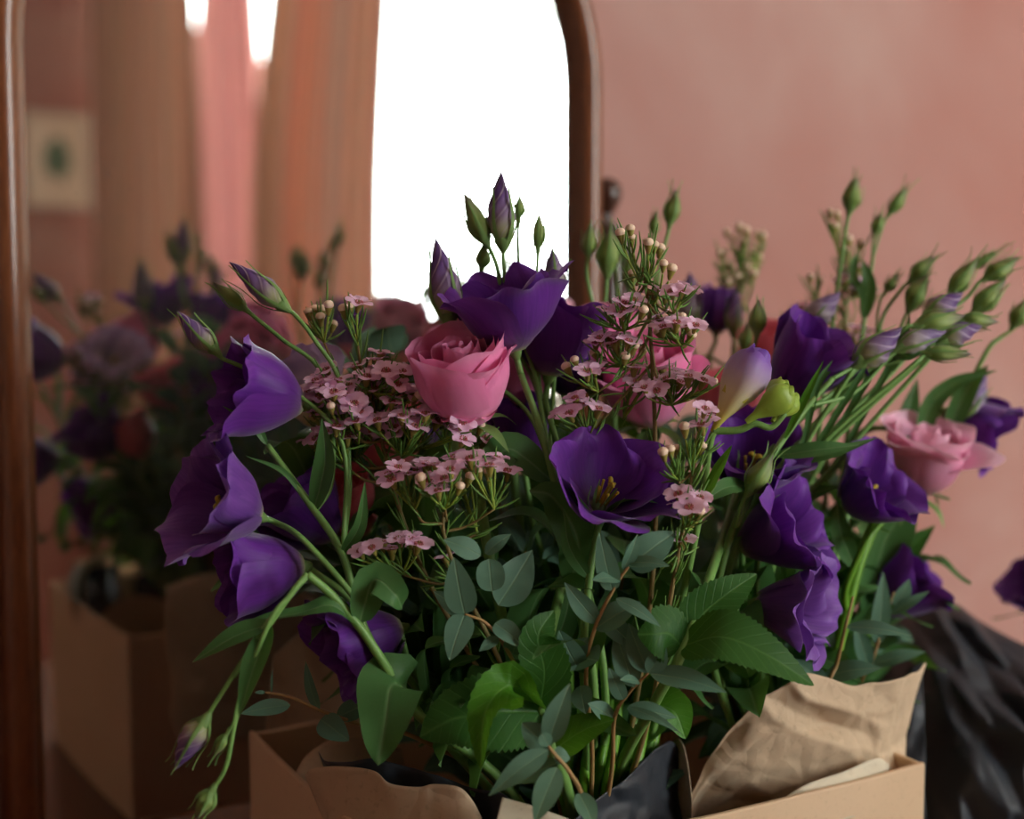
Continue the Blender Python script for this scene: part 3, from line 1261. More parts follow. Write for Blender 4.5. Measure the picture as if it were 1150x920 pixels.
# framed print on the back wall
a, b = mirror_ray_on_wall(28, 128, BACK_Y), mirror_ray_on_wall(98, 232, BACK_Y)
pc = (a + b) / 2
pw, ph_ = abs(b.x - a.x), abs(a.z - b.z)
pic = thing('framed_print', 'cream mounted print with a green motif hanging on the dark pink wall', 'picture', (pc.x, BACK_Y, pc.z - ph_ / 2))
fb = MB()
t_ = .014
for (x, z, sx, sz) in ((-pw / 2, 0, t_, ph_ + t_), (pw / 2, 0, t_, ph_ + t_), (0, ph_ / 2, pw, t_), (0, -ph_ / 2, pw, t_)):
    fb.box((pc.x + x, BACK_Y + .012, pc.z + z), sx, .024, sz, 0, .003)
fb.build('picture_frame', M['mount'], pic, False)
gb = MB()
xs, zs = (pc.x + pw / 2, pc.x - pw / 2), (pc.z - ph_ / 2, pc.z + ph_ / 2)
gb.grid([[Vector((xs[0], BACK_Y + .012, z)), Vector((xs[1], BACK_Y + .012, z))] for z in zs], [[(0, 0), (1, 0)], [(0, 1), (1, 1)]])
gb.build('print', M['print'], pic, False, .003)

# ================================================================== DRESSING TABLE
TZ = .73
tb = thing('dressing_table', 'dark mahogany dressing table under the flower box and mirror', 'table', (.3, .72, 0))
slab('table_top', -.62, 1.35, .27, 1.17, TZ - .028, TZ, 'wood_table', tb, .006)
slab('apron', -.55, 1.28, .33, 1.13, TZ - .14, TZ - .028, 'wood_table', tb, .004)
for x in (-.5, 1.23):
    for y in (.38, 1.08):
        lb = MB()
        lb.lathe(Matrix.Translation((x, y, 0)), [(.016, 0), (.02, .03), (.017, .06), (.024, .3), (.028, .5), (.034, .56), (.034, TZ - .03)], 14)
        lb.build('leg', M['wood_table'], tb)

# ================================================================== MIRROR
sl, sr = (on_mirror(22, 0)[0] + on_mirror(47, 900)[0]) / 2, on_mirror(641, 300)[0]
vb = on_mirror(270, 905)[1]
vs = on_mirror(641, 100)[1]
ha = (sr - sl) / 2
mc = (sl + sr) / 2
AH = ha * .95


def MW(s, v, w):
    return MP + MX * s + MUP * v + MN * w


path = []
for i in range(14):
    path.append((sl, vb + (vs - vb) * i / 14, (-1, 0)))
for i in range(37):
    a = PI - PI * i / 36
    nx, ny = math.cos(a) * AH, math.sin(a) * ha
    l = math.hypot(nx, ny)
    path.append((mc + ha * math.cos(a), vs + AH * math.sin(a), (nx / l, ny / l)))
for i in range(1, 15):
    path.append((sr, vs + (vb - vs) * i / 14, (1, 0)))
mir = thing('dressing_mirror', 'arched swing mirror in a mahogany frame behind the flowers', 'mirror', MW(mc, vb - .03, -.03))
mb = MB()
prof = [(.0, -.012), (-.001, .004), (.003, .007), (.004, .012), (.009, .016), (.016, .0165), (.021, .012), (.0235, .004), (.024, -.014)]
rows, uvs = [], []
for (s, v, (nx, ny)) in path:
    rows.append([MW(s + nx * o, v + ny * o, h) for o, h in prof])
    uvs.append([(s * 4, v * 4)] * len(prof))
mb.grid(rows, uvs)
mb.build('mirror_frame', M['wood_frame'], mir)
mb = MB()
rows, uvs = [], []
for i in range(12):
    s = sl - .024 + (sr - sl + .048) * i / 11
    rows.append([MW(s, vb - o, h) for o, h in prof])
    uvs.append([(s * 4, o * 4) for o, h in prof])
mb.grid(rows, uvs)
mb.build('bottom_rail', M['wood_frame'], mir)
mb = MB()
ctr = MW(mc, (vb + vs) / 2, -.002)
mb.v = [tuple(MW(s, v, -.002)) for s, v, _ in path]
mb.uv = [(s, v) for s, v, _ in path]
mb.f = [tuple(range(len(path)))[::-1]]
mb.m = [0]
mb.build('mirror_glass', M['mirror'], mir, False)
mb = MB()
o2 = [(s + nx * .018, v + ny * .018) for s, v, (nx, ny) in path]
mb.v = [tuple(MW(s, v, -.012)) for s, v in o2] + [tuple(MW(s, v, -.017)) for s, v in o2]
mb.uv = [(s, v) for s, v in o2] * 2
K = len(o2)
mb.f = [tuple(range(K))[::-1], tuple(range(K, 2 * K))] + [(i, (i + 1) % K, K + (i + 1) % K, K + i) for i in range(K)]
mb.m = [0] * len(mb.f)
mb.build('backboard', M['wood_dark'], mir, False)

stand = thing('mirror_stand', 'dark turned posts with a knob finial carrying the arched mirror', 'mirror stand', (MP.x + mc, MP.y + .01, TZ))
fz = P(691, 215, 1.13).z - TZ
pxr = P(688, 300, 1.115)
for sx in (sl - .024 - .020, sr + .024 + .018):
    x = MP.x + sx
    lb = MB()
    H = fz
    lb.lathe(Matrix.Translation((x, MP.y + .012, TZ)), [(.020, 0), (.020, .02), (.013, .03), (.010, .06), (.014, .09), (.010, .12), (.009, H * .45), (.013, H * .60), (.0165, H * .76), (.0165, H - .06), (.013, H - .045), (.006, H - .030), (.005, H - .016)], 16)
    p = lb.build('post', M['wood_dark'], stand)
    kb = MB()
    kb.lathe(Matrix.Translation((x, MP.y + .012, TZ + H)), [(.004, -.018), (.007, -.014), (.0115, -.006), (.0125, 0), (.0115, .006), (.007, .0105), (.002, .0125)], 16)
    kb.build('finial', M['wood_dark'], p)
    hb = MB()
    sg = 1 if sx > mc else -1
    hb.tube(cr([(x - sg * .012, MP.y + .004, TZ + H - .020), (x, MP.y - .006, TZ + H - .035), (x + sg * .014, MP.y - .002, TZ + H - .062), (x + sg * .012, MP.y + .002, TZ + H - .085)], 6), .0042, .0042, 8)
    hb.build('metal_bracket', M['metal'], p)
slab('base_bar', MP.x + sl - .07, MP.x + sr + .07, MP.y - .01, MP.y + .05, TZ, TZ + .022, 'wood_dark', stand, .005)

# ================================================================== CARDBOARD BOX
RIM = -.27
N_, L_, R_ = LV(-.041, .632, RIM), LV(-.161, .852, RIM), LV(.236, .793, RIM)
B_ = L_ + R_ - N_
zb = TZ + .001
box = thing('cardboard_box', 'open brown cardboard box holding the two wrapped bouquets', 'box', Vector(((N_.x + B_.x) / 2, (N_.y + B_.y) / 2, zb)))


def board(name, a, b, z0, z1, th, inward, mat='card'):
    """upright card wall from a to b, slightly bowed, with its cut edge"""
    mb = MB()
    rows, uvs = [], []
    K = 24
    for (off, flip) in ((0, 0), (th, 1)):
        for j in range(2):
            pass
    prof = [(0, z0), (0, z1 - .001), (th * .2, z1), (th * .8, z1), (th, z1 - .001), (th, z0)]
    for k in range(K + 1):
        t = k / K
        p = a.lerp(b, t)
        bow = .003 * math.sin(t * PI)
        wob = .0012 * noise.noise(Vector((t * 9, a.x * 20, a.y * 20)))
        rows.append([Vector((p.x, p.y, 0)) + inward * (o - bow) + Vector((0, 0, z + (wob if z > z0 else 0))) for o, z in prof])
        uvs.append([(t, z) for o, z in prof])
    mb.grid(rows, uvs)
    for e, sgn in ((0, 1), (K, -1)):
        o = e * len(prof)
        f = tuple(o + i for i in range(len(prof)))
        mb.f.append(f if sgn > 0 else f[::-1]); mb.m.append(0)
    return mb.build(name, M[mat], box, False)


ctrb = (N_ + B_) / 2
for (nm, a, b) in (('side_wall', N_, L_), ('side_wall', N_, R_), ('side_wall', L_, B_), ('side_wall', R_, B_)):
    mid = (a + b) / 2
    e = (b - a).normalized()
    inw = Vector((-e.y, e.x, 0))
    if inw.dot(ctrb - mid) < 0:
        inw = -inw
    board(nm, a, b, zb, a.z, .0035, Vector((inw.x, inw.y, 0)))
mb = MB()
mb.v = [(q.x, q.y, zb + .002) for q in (N_, R_, B_, L_)] + [(q.x, q.y, zb) for q in (N_, R_, B_, L_)]
mb.uv = [(0, 0)] * 8
mb.f = [(0, 1, 2, 3), (7, 6, 5, 4)] + [(i, i + 4, (i + 1) % 4 + 4, (i + 1) % 4) for i in range(4)]
mb.m = [0] * 6
mb.build('base_panel', M['card'], box, False)

# ================================================================== WRAPPINGS
# right bouquet: kraft collar
k1 = sheet('kraft_paper', [(772, 905, .785), (800, 850, .775), (845, 792, .772), (880, 772, .772), (908, 757, .775), (955, 768, .785), (1000, 769, .80), (1022, 757, .82), (1038, 745, .845)],
           [(795, 960, .82), (850, 955, .83), (900, 950, .83), (950, 940, .84), (990, 930, .845), (1003, 912, .865)],
           'kraft', mid=[(782, 935, .81), (830, 880, .785), (880, 862, .785), (930, 858, .795), (975, 850, .812), (1006, 838, .825), (1022, 820, .845)], amp=.004, sc=19, seed=1.3, rows=70, edge=.003, fac=(.018, 6, 4), K=110)
lip = sheet('folded_lip', [(872, 902, .770), (905, 882, .773), (950, 866, .786), (984, 852, .80), (998, 858, .806)],
            [(866, 940, .768), (905, 930, .768), (950, 920, .782), (985, 910, .796), (1003, 905, .804)], 'kraft_pale', amp=.002, sc=20, seed=5.5, rows=14, parent=k1)
lip['label'] = 'pale folded lip of the paper'
tag(k1, 'crumpled brown kraft paper collar around the right bouquet', 'wrapping paper')
k2 = sheet('kraft_paper', [(343, 870, .752), (352, 863, .742), (385, 861, .730), (420, 866, .718), (438, 880, .712), (470, 884, .706), (486, 881, .704), (515, 884, .70), (530, 898, .70), (541, 918, .702)],
           [(395, 990, .74), (430, 1000, .725), (470, 1010, .712), (505, 1020, .706), (545, 1030, .705)], 'kraft', amp=.003, sc=16, seed=4.2, rows=24, bulge=.004)
tag(k2, 'torn brown kraft paper flap at the front of the left bouquet', 'wrapping paper')
k3 = sheet('kraft_paper', [(330, 872, .80), (345, 848, .805), (372, 832, .81), (410, 830, .82), (450, 842, .83)],
           [(385, 930, .78), (420, 935, .79), (470, 940, .80)], 'kraft', amp=.003, sc=16, seed=7.2, rows=16)
tag(k3, 'pale inner fold of kraft paper inside the left box corner', 'wrapping paper')
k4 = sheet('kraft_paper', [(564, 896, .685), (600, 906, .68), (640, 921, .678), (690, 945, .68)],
           [(548, 960, .650), (590, 985, .645), (640, 1010, .645), (700, 1030, .65)], 'kraft_pale', amp=.002, sc=16, seed=2.2, rows=16)  # light on this edge is put into the colour by paler paper
tag(k4, 'sunlit kraft paper edge at the bottom below the eucalyptus leaves', 'wrapping paper')
k5 = sheet('kraft_paper', [(752, 836, .80), (762, 830, .79), (769, 842, .782), (774, 870, .775), (777, 900, .77)],
           [(748, 990, .79), (762, 1000, .785), (778, 1010, .775)], 'kraft', amp=.002, sc=16, seed=9.2, rows=16)
tag(k5, 'narrow upright kraft paper edge beside the dark tissue', 'wrapping paper')

k7 = sheet('kraft_paper', [PM(185, 660, 1.10), PM(240, 645, 1.10), PM(310, 655, 1.11), PM(400, 690, 1.12)],
           [PM(200, 830, 1.08), PM(260, 835, 1.08), PM(330, 835, 1.09), PM(410, 830, 1.10)], 'kraft', amp=.004, sc=16, seed=12.2, rows=30, fac=(.010, 5, 4))
tag(k7, 'back panel of kraft paper between the left bouquet and the mirror', 'wrapping paper')
t1 = sheet('tissue_paper', [(357, 846, .765), (366, 856, .755), (392, 856, .745), (420, 852, .74), (455, 862, .735), (492, 872, .725), (525, 884, .72), (560, 890, .70), (580, 905, .69)],
           [(400, 960, .75), (450, 970, .74), (500, 980, .73), (545, 990, .71), (585, 1000, .70)], 'tissue', amp=.006, sc=26, seed=3.3, rows=24)
tag(t1, 'black tissue paper peeping over the left kraft flap', 'tissue paper')
t2 = sheet('tissue_paper', [(605, 945, .70), (640, 925, .71), (668, 902, .72), (700, 878, .735), (728, 850, .755), (752, 832, .785), (764, 850, .79), (770, 900, .79)],
           [(620, 1040, .72), (670, 1040, .725), (720, 1030, .74), (776, 1020, .77)], 'tissue', amp=.004, sc=30, seed=6.3, rows=44, fac=(.012, 6, 5), K=90)
tag(t2, 'dark grey tissue paper around the cut stems in the middle', 'tissue paper')
t3 = sheet('tissue_paper', [(985, 795, .92), (1005, 775, .91), (1024, 752, .90), (1038, 742, .90)],
           [(960, 930, .88), (1000, 930, .87), (1040, 920, .87)], 'tissue', amp=.008, sc=24, seed=8.3, rows=24)
tag(t3, 'black tissue paper standing behind the right kraft collar', 'tissue paper')
t4 = sheet('tissue_paper', [(975, 760, 1.02), (1010, 690, 1.02), (1042, 664, 1.02), (1090, 690, 1.0), (1150, 722, .985), (1230, 760, .98), (1330, 800, 1.0)],
           [(960, 985, .92), (1030, 990, .90), (1100, 995, .89), (1180, 995, .89), (1290, 990, .92)],
           'tissue', mid=[(985, 860, .98), (1030, 800, .93), (1080, 800, .90), (1140, 820, .89), (1200, 830, .89), (1320, 850, .93)], amp=.010, sc=12, seed=11.3, rows=60, fac=(.030, 11, 8), K=130)
tag(t4, 'big crumpled black tissue wrap on the far right of the table', 'tissue paper')

# ================================================================== LEFT BOUQUET
A = BASE_A
B = BASE_B
# ---- lisianthus leaning out to the left
s = Plant('lisianthus_stem', 'lisianthus arching furthest left with two open purple blooms and three pointed buds', 'flower',
          [A, (560, 900, .76), (470, 800, .735), (412, 712, .72), (384, 622, .72), (345, 562, .722), (300, 500, .725)], .0027, .0017)
s.bloom(.52, (292, 581, .72), (-.78, .34, .55), .046, 'open', 'violet', 11, via=[(395, 668, .712), (340, 606, .712)])
s.bloom(.80, (340, 456, .735), (-.86, .24, .42), .047, 'cup', 'purple', 14, via=[(372, 540, .73)])
s.bud(.66, (320, 345, .735), (257, 294, .735), 14, 'bud_purple', 3, via=[(392, 520, .74), (382, 430, .738), (352, 380, .735)])
s.bud(.66, (274, 346, .745), (239, 317, .745), 8.5, 'bud_green', 5, via=[(392, 520, .745), (362, 420, .748), (318, 382, .746)])
s.bud(.66, (242, 394, .725), (199, 349, .725), 12, 'bud_purple', 7, via=[(385, 500, .73), (330, 440, .728), (272, 412, .726)], sep=1.2)
s.leaf([(352, 575, .722), (365, 520, .715), (362, 470, .712)], 26, (-.2, .1, 1))
s.leaf([(300, 500, .725), (285, 478, .722), (250, 456, .72)], 10, (0, .5, .8))
s.leaf([(384, 622, .72), (404, 590, .71), (410, 540, .70)], 16, (.3, .2, .9))
s.leaf([(345, 562, .722), (318, 530, .72), (276, 512, .718)], 7, (0, .5, .8))
s.done()

s = Plant('lisianthus_stem', 'lisianthus bending over the box corner with two hanging buds and narrow leaves', 'flower',
          [A, (575, 890, .75), (470, 803, .72), (428, 740, .705), (402, 702, .70), (372, 668, .695), (345, 645, .69)], .0028, .0020)
s.mb.tube(cr([P(345, 645, .69), P(326, 668, .685), P(300, 705, .682), P(262, 760, .68)], 8), .0017, .0014, 7)
s.bud(.99, (231, 808, .68), (196, 866, .68), 15, 'bud_purple', 21, via=[(326, 668, .685), (300, 700, .682), (262, 758, .68)], sep=1.0)
s.bud(.99, (238, 888, .675), (220, 920, .675), 11, 'bud_green', 22, via=[(326, 668, .685), (302, 700, .68), (268, 795, .677)], sep=1.2)
s.bud(.99, (254, 826, .676), (240, 850, .676), 6, 'bud_green', 23, via=[(326, 668, .685), (302, 700, .68), (270, 780, .677)], sep=1.3)
s.leaf([(400, 702, .70), (372, 680, .692), (330, 690, .69), (276, 698, .69)], 24, (-.1, .75, .6), wave=.12, fold=.3)
s.leaf([(305, 702, .682), (285, 750, .676), (268, 806, .672)], 30, (-.35, .2, .9), fold=.3)
s.leaf([(305, 700, .682), (262, 716, .682), (216, 744, .684)], 27, (-.1, .6, .75), fold=.3)
s.leaf([(404, 700, .70), (420, 652, .695), (444, 668, .692), (452, 684, .70)], 40, (.2, .35, .9), fold=.3, shape='ovate', wave=.06)
s.leaf([(458, 775, .72), (440, 770, .70), (432, 815, .692), (424, 860, .692)], 74, (-.15, .35, .9), fold=.18, shape='ovate', wave=.06)
s.done()

s = Plant('lisianthus_stem', 'lisianthus with a deep purple bloom hanging low against the left stems', 'flower',
          [A, (580, 905, .77), (505, 810, .76), (462, 750, .755), (450, 712, .752)], .0024, .0018)
s.bloom(1, (452, 706, .752), (-.86, -.28, .42), .046, 'cup', 'purple', 31, br=False)
s.pair(.5, .07, .018, 4)
s.done()

s = Plant('lisianthus_stem', 'lisianthus with a dark bloom facing down beneath the furthest left open flower', 'flower',
          [A, (560, 880, .76), (465, 770, .745), (400, 680, .735), (350, 640, .73)], .0024, .0017)
s.bloom(1, (342, 636, .73), (-.9, -.12, .40), .047, 'cup', 'purple', 36, br=False)
s.pair(.45, .06, .016, 8)
s.done()

s = Plant('lisianthus_stem', 'lisianthus with a shadowed dark purple bloom behind the arching left stems', 'flower',
          [A, (580, 880, .80), (490, 760, .80), (420, 670, .79), (378, 612, .785)], .0023, .0017)
s.bloom(1, (374, 606, .785), (-.62, .72, .25), .047, 'cup', 'purple', 41, br=False)
s.pair(.5, .08, .022, 5)
s.pair(.75, .07, .020, 6)
s.done()

# ---- tall centre
s = Plant('lisianthus_stem', 'tallest lisianthus with a wide purple bloom and pointed buds before the bright window', 'flower',
          [A, (668, 800, .76), (652, 690, .745), (632, 580, .74), (606, 480, .742), (585, 420, .745)], .0027, .0018)
s.bloom(1, (579, 396, .745), (-.22, .95, .20), .047, 'open', 'purple', 3, br=False)
s.bud(.72, (565, 276, .765), (563, 191, .765), 16, 'bud_purple', 51, via=[(600, 420, .77), (572, 340, .768)])
s.bud(.72, (546, 272, .765), (520, 216, .765), 11, 'bud_green', 52, via=[(604, 430, .775), (568, 340, .77)])
s.bud(.72, (505, 360, .75), (489, 267, .75), 18, 'bud_purple', 53, via=[(590, 460, .76), (528, 410, .755)])
s.bud(.72, (604, 277, .77), (605, 240, .77), 7, 'bud_green', 54, via=[(606, 430, .775), (602, 330, .772)])
s.bud(.72, (583, 243, .775), (584, 219, .775), 5.5, 'bud_green', 55, via=[(606, 430, .775), (586, 330, .776)])
s.bud(.72, (623, 328, .78), (620, 278, .78), 12, 'bud_lilac', 56, via=[(622, 430, .785), (626, 370, .783)])
s.bud(.72, (541, 300, .775), (544, 273, .775), 8, 'bud_green', 57, via=[(600, 430, .78), (552, 350, .777)])
s.leaf([(620, 540, .74), (575, 505, .735), (555, 520, .73), (535, 526, .728)], 44, (0, .6, .8), shape='ovate', fold=.2)
s.leaf([(640, 660, .745), (650, 610, .73), (622, 560, .722), (594, 551, .722)], 50, (.1, .3, 1), shape='lance', fold=.25)
s.done()

s = Plant('lisianthus_stem', 'lisianthus with a narrow shaded purple flower behind the tallest bloom', 'flower',
          [A, (680, 800, .76), (660, 660, .75), (636, 540, .746), (612, 450, .765)], .0024, .0017)
s.bloom(1, (616, 424, .778), (.12, .97, .05), .046, 'cup', 'purple', 62, br=False)
s.pair(.55, .07, .018, 3)
s.done()

s = Plant('lisianthus_stem', 'lisianthus with a dark half closed flower in the shade between rose and tall stems', 'flower',
          [A, (655, 800, .82), (625, 680, .81), (600, 590, .80), (590, 535, .795)], .0023, .0017)
s.bloom(1, (588, 522, .795), (-.12, .95, .28), .040, 'closed', 'purple', 65, br=False)
s.leaf([(600, 590, .80), (640, 560, .79), (700, 500, .785)], 40, (0, .2, .9), shape='ovate')
s.done()

s = Plant('lisianthus_stem', 'lisianthus with a deep shadowed bloom between the tall stems and the waxflower', 'flower',
          [A, (700, 820, .82), (680, 680, .82), (655, 540, .815), (645, 460, .812)], .0023, .0017)
s.bloom(1, (643, 446, .81), (-.08, .97, .18), .043, 'cup', 'purple', 66, br=False)
s.pair(.6, .08, .02, 9)
s.done()

s = Plant('lisianthus_stem', 'lisianthus with a big open violet purple bloom showing its yellow centre at the front', 'flower',
          [A, (660, 850, .74), (655, 740, .725), (662, 650, .722), (672, 592, .728)], .0026, .0018)
s.bloom(1, (670, 574, .735), (.30, .70, .66), .042, 'wide', 'purple', 72, br=False, n=5)
s.leaf([(662, 650, .722), (640, 615, .715), (632, 570, .712)], 18, (-.2, .1, 1))
s.pair(.45, .06, .016, 11)
s.done()

# green buds beside the mirror frame
s = Plant('lisianthus_stem', 'lisianthus carrying slim green buds against the mirror post', 'flower',
          [A, (700, 800, .84), (700, 640, .85), (690, 480, .85), (690, 400, .85)], .0024, .0015)
s.bud(.95, (661, 286, .85), (664, 250, .85), 8, 'bud_green', 81, via=[(668, 350, .85)], sep=1.2)
s.bud(.95, (682, 306, .85), (685, 256, .85), 13, 'bud_green', 82, via=[(680, 360, .85)], sep=1.1)
s.bud(.95, (690, 290, .87), (687, 258, .87), 8, 'bud_green', 83, via=[(694, 350, .87)])
s.bud(.95, (708, 322, .86), (708, 282, .86), 10, 'bud_green', 84, via=[(704, 370, .86)])
s.pair(.6, .08, .02, 12)
s.done()

s = Plant('lisianthus_stem', 'lisianthus with two small green buds rising above the waxflower', 'flower',
          [A, (712, 800, .85), (726, 600, .86), (730, 420, .86), (738, 320, .86)], .0023, .0013)
s.bud(1, (752, 250, .86), (758, 212, .86), 8.5, 'bud_green', 86, via=[(744, 285, .86)], sep=1.2)
s.bud(1, (734, 262, .86), (737, 238, .86), 5.5, 'bud_green', 87, via=[(733, 300, .86)], sep=1.2)
s.pair(.55, .08, .02, 13)
s.done()

# ---- roses of the left bouquet
s = Plant('rose', 'open deep pink rose with a paler green stained base just left of the tall bloom', 'flower',
          [A, (600, 850, .77), (570, 720, .752), (545, 600, .745), (532, 500, .742)], .0036, .0028)
rose_head(s.root, P(530, 474, .742), D(-.17, .86, .42), .029, .050, 'rose', 5, extra=[(D(.5, 0, .85), (72, 44, 18, 8, 40), .98, .85), (D(-.4, 0, .9), (80, 62, 30, 40, 110), .42, .42), (D(.25, 0, .97), (84, 66, 34, 44, 120), .38, .40), (D(1, 0, .1), (70, 44, 20, 14, 50), 1.0, .8)])
s.done()

s = Plant('rose', 'rose hidden below the blooms whose big toothed leaves spread over the box front', 'flower',
          [A, (640, 900, .74), (610, 810, .715), (612, 740, .72), (635, 640, .77), (660, 520, .80), (668, 440, .81)], .0034, .0026)
rose_head(s.root, P(668, 425, .81), D(.02, .96, .2), .026, .042, 'rose', 8)
s.leaf([(607, 800, .712), (560, 800, .70), (510, 808, .695), (472, 828, .695)], 92, (-.1, .45, .9), 'leaf_rose', serr=22, shape='ovate', fold=.12)
s.leaf([(607, 795, .712), (575, 770, .694), (545, 800, .684), (540, 864, .684)], 50, (-.5, .1, .85), 'leaf_bright', serr=16, shape='ovate', fold=.5)
s.leaf([(606, 800, .712), (612, 755, .70), (605, 715, .695), (622, 686, .70)], 58, (.1, .1, 1), 'leaf_rose', serr=18, shape='ovate', fold=.15)
s.leaf([(625, 840, .715), (655, 820, .705), (690, 808, .70)], 40, (.1, .5, .8), 'leaf_bright', serr=0, shape='ovate', fold=.2)
s.done()

s = Plant('rose', 'pink rose behind the tall waxflower sprig', 'flower',
          [A, (700, 850, .81), (725, 700, .82), (735, 560, .815), (735, 480, .812)], .0034, .0026)
rose_head(s.root, P(731, 478, .812), D(-.12, .88, .42), .032, .052, 'rose', 12, extra=[(D(.8, 0, .6), (66, 44, 22, 20, 70), 1.05, .95), (D(-.8, 0, .6), (66, 44, 22, 24, 80), 1.08, .95), (D(.1, 0, 1), (66, 46, 24, 14, 56), 1.0, .9)])
s.leaf([(728, 640, .82), (770, 690, .78), (800, 700, .765)], 60, (.1, .4, .9), 'leaf_rose', serr=18, shape='ovate')
s.done()

s = Plant('rose', 'dark pink rose tucked behind the front rose by the purple half closed flower', 'flower',
          [A, (640, 830, .82), (600, 700, .82), (580, 560, .815), (574, 490, .812)], .0032, .0025)
rose_head(s.root, P(574, 466, .812), D(.15, .95, .1), .025, .042, 'rose', 15)
s.done()

s = Plant('rose', 'coral rose in the shade left of the lower waxflower', 'flower',
          [A, (590, 860, .81), (500, 740, .81), (440, 650, .81), (412, 610, .81)], .0032, .0025)
rose_head(s.root, P(408, 600, .81), D(-.35, .78, .42), .022, .038, 'coral', 18)
s.leaf([(440, 650, .81), (400, 650, .80), (370, 640, .79)], 40, (0, .5, .8), 'leaf_rose', serr=16, shape='ovate')
s.done()

s = Plant('rose', 'deep pink rose half covered by the left waxflower', 'flower',
          [A, (600, 840, .82), (520, 720, .82), (470, 600, .82), (450, 540, .82)], .0032, .0025)
rose_head(s.root, P(447, 528, .82), D(-.2, .9, .3), .026, .044, 'coral', 20)
s.done()

s = Plant('rose', 'rose holding the large toothed leaf that points over the right kraft paper', 'flower',
          [A, (690, 880, .76), (735, 790, .715), (768, 728, .705), (800, 640, .75), (830, 540, .82), (832, 470, .86)], .0030, .0024)
rose_head(s.root, P(832, 478, .86), D(0, .95, .2), .018, .030, 'coral', 23)
s.leaf([(766, 725, .705), (810, 715, .692), (860, 735, .688), (914, 770, .69)], 74, (.05, .72, .7), 'leaf_rose', serr=24, shape='ovate', fold=.12)
s.leaf([(766, 726, .705), (752, 712, .70), (735, 712, .695), (716, 712, .695)], 66, (.3, .25, .9), 'leaf_rose', serr=16, shape='ovate', fold=-.2)
s.leaf([(768, 724, .708), (790, 690, .715), (820, 665, .72), (850, 645, .73)], 56, (-.1, .4, .9), 'leaf_rose', serr=20, shape='ovate', fold=.15)
s.leaf([(735, 790, .715), (758, 800, .712), (770, 830, .712)], 46, (.2, .3, .9), 'leaf_bright', shape='ovate', fold=.2)
s.done()

# ---- waxflower of the left bouquet
rw = random.Random(12)
more = [(.82, (425, 470, .755), [(rw.uniform(350, 470), rw.uniform(415, 462), rw.uniform(-.03, .01)) for _ in range(26)], []),
        (.78, (470, 505, .752), [(rw.uniform(415, 520), rw.uniform(462, 488), rw.uniform(-.03, .01)) for _ in range(14)], []),
        (.74, (400, 515, .755), [(rw.uniform(345, 420), rw.uniform(440, 500), rw.uniform(-.03, .01)) for _ in range(12)], [])]
waxflower('waxflower sprig massed with pale pink blossom at the left of the pink rose',
          [A, (600, 860, .77), (530, 740, .75), (475, 640, .745), (445, 560, .742), (425, 480, .74), (405, 410, .742)],
          [(.90, (402, 388, .742), [(403, 341)], [(386, 349), (393, 347)]),
           (.84, (364, 385, .746), [], [(347, 352), (354, 350), (362, 350), (369, 345), (374, 366), (360, 358)]),
           (.86, (418, 440, .738), [(400, 412), (423, 405), (434, 416), (446, 432), (438, 424), (428, 398), (452, 418), (412, 424), (442, 444), (456, 440)], [(468, 446)]),
           (.80, (388, 485, .738), [(356, 436), (375, 441), (392, 434), (402, 452), (386, 448), (412, 440), (424, 448), (440, 452), (408, 458), (366, 430), (380, 428), (432, 440)], [(372, 458)]),
           (.76, (452, 512, .735), [(424, 473), (450, 478), (463, 470), (478, 466), (437, 468), (444, 480), (466, 480), (488, 462), (492, 474), (456, 462)], [(490, 456), (470, 486)]),
           (.70, (385, 520, .742), [(370, 468), (366, 486), (348, 494), (378, 480), (352, 462), (390, 492), (346, 440)], []),
           (.72, (505, 515, .738), [(526, 478), (545, 494), (520, 494), (512, 470)], [(496, 467), (505, 470), (540, 481)])] + more,
          41, 'waxflower sprigs in the left bouquet', 200)
waxflower('low waxflower sprig with forked reddish twigs under the pink rose',
          [A, (600, 850, .74), (560, 740, .725), (520, 660, .715), (500, 605, .712), (498, 575, .712)],
          [(.93, (500, 572, .708), [(499, 538), (492, 552), (506, 528), (488, 524), (482, 540)], [(473, 539), (512, 540), (527, 538), (516, 548)]),
           (.90, (466, 572, .712), [(436, 533), (458, 534), (447, 526), (468, 528), (440, 540), (478, 522)], [(474, 546)]),
           (.84, (555, 572, .708), [(545, 518), (558, 515), (570, 530), (536, 522), (528, 516), (550, 524)], [(538, 530), (548, 532)]),
           (.80, (536, 600, .712), [(516, 520), (524, 526), (510, 514)], []),
           (.62, (450, 645, .715), [(405, 620), (430, 611), (448, 606), (470, 612), (418, 616), (440, 618), (460, 606)], []),
           (.66, (502, 650, .712), [(500, 627)], [])],
          42, 'waxflower sprigs in the left bouquet', 70, .013)
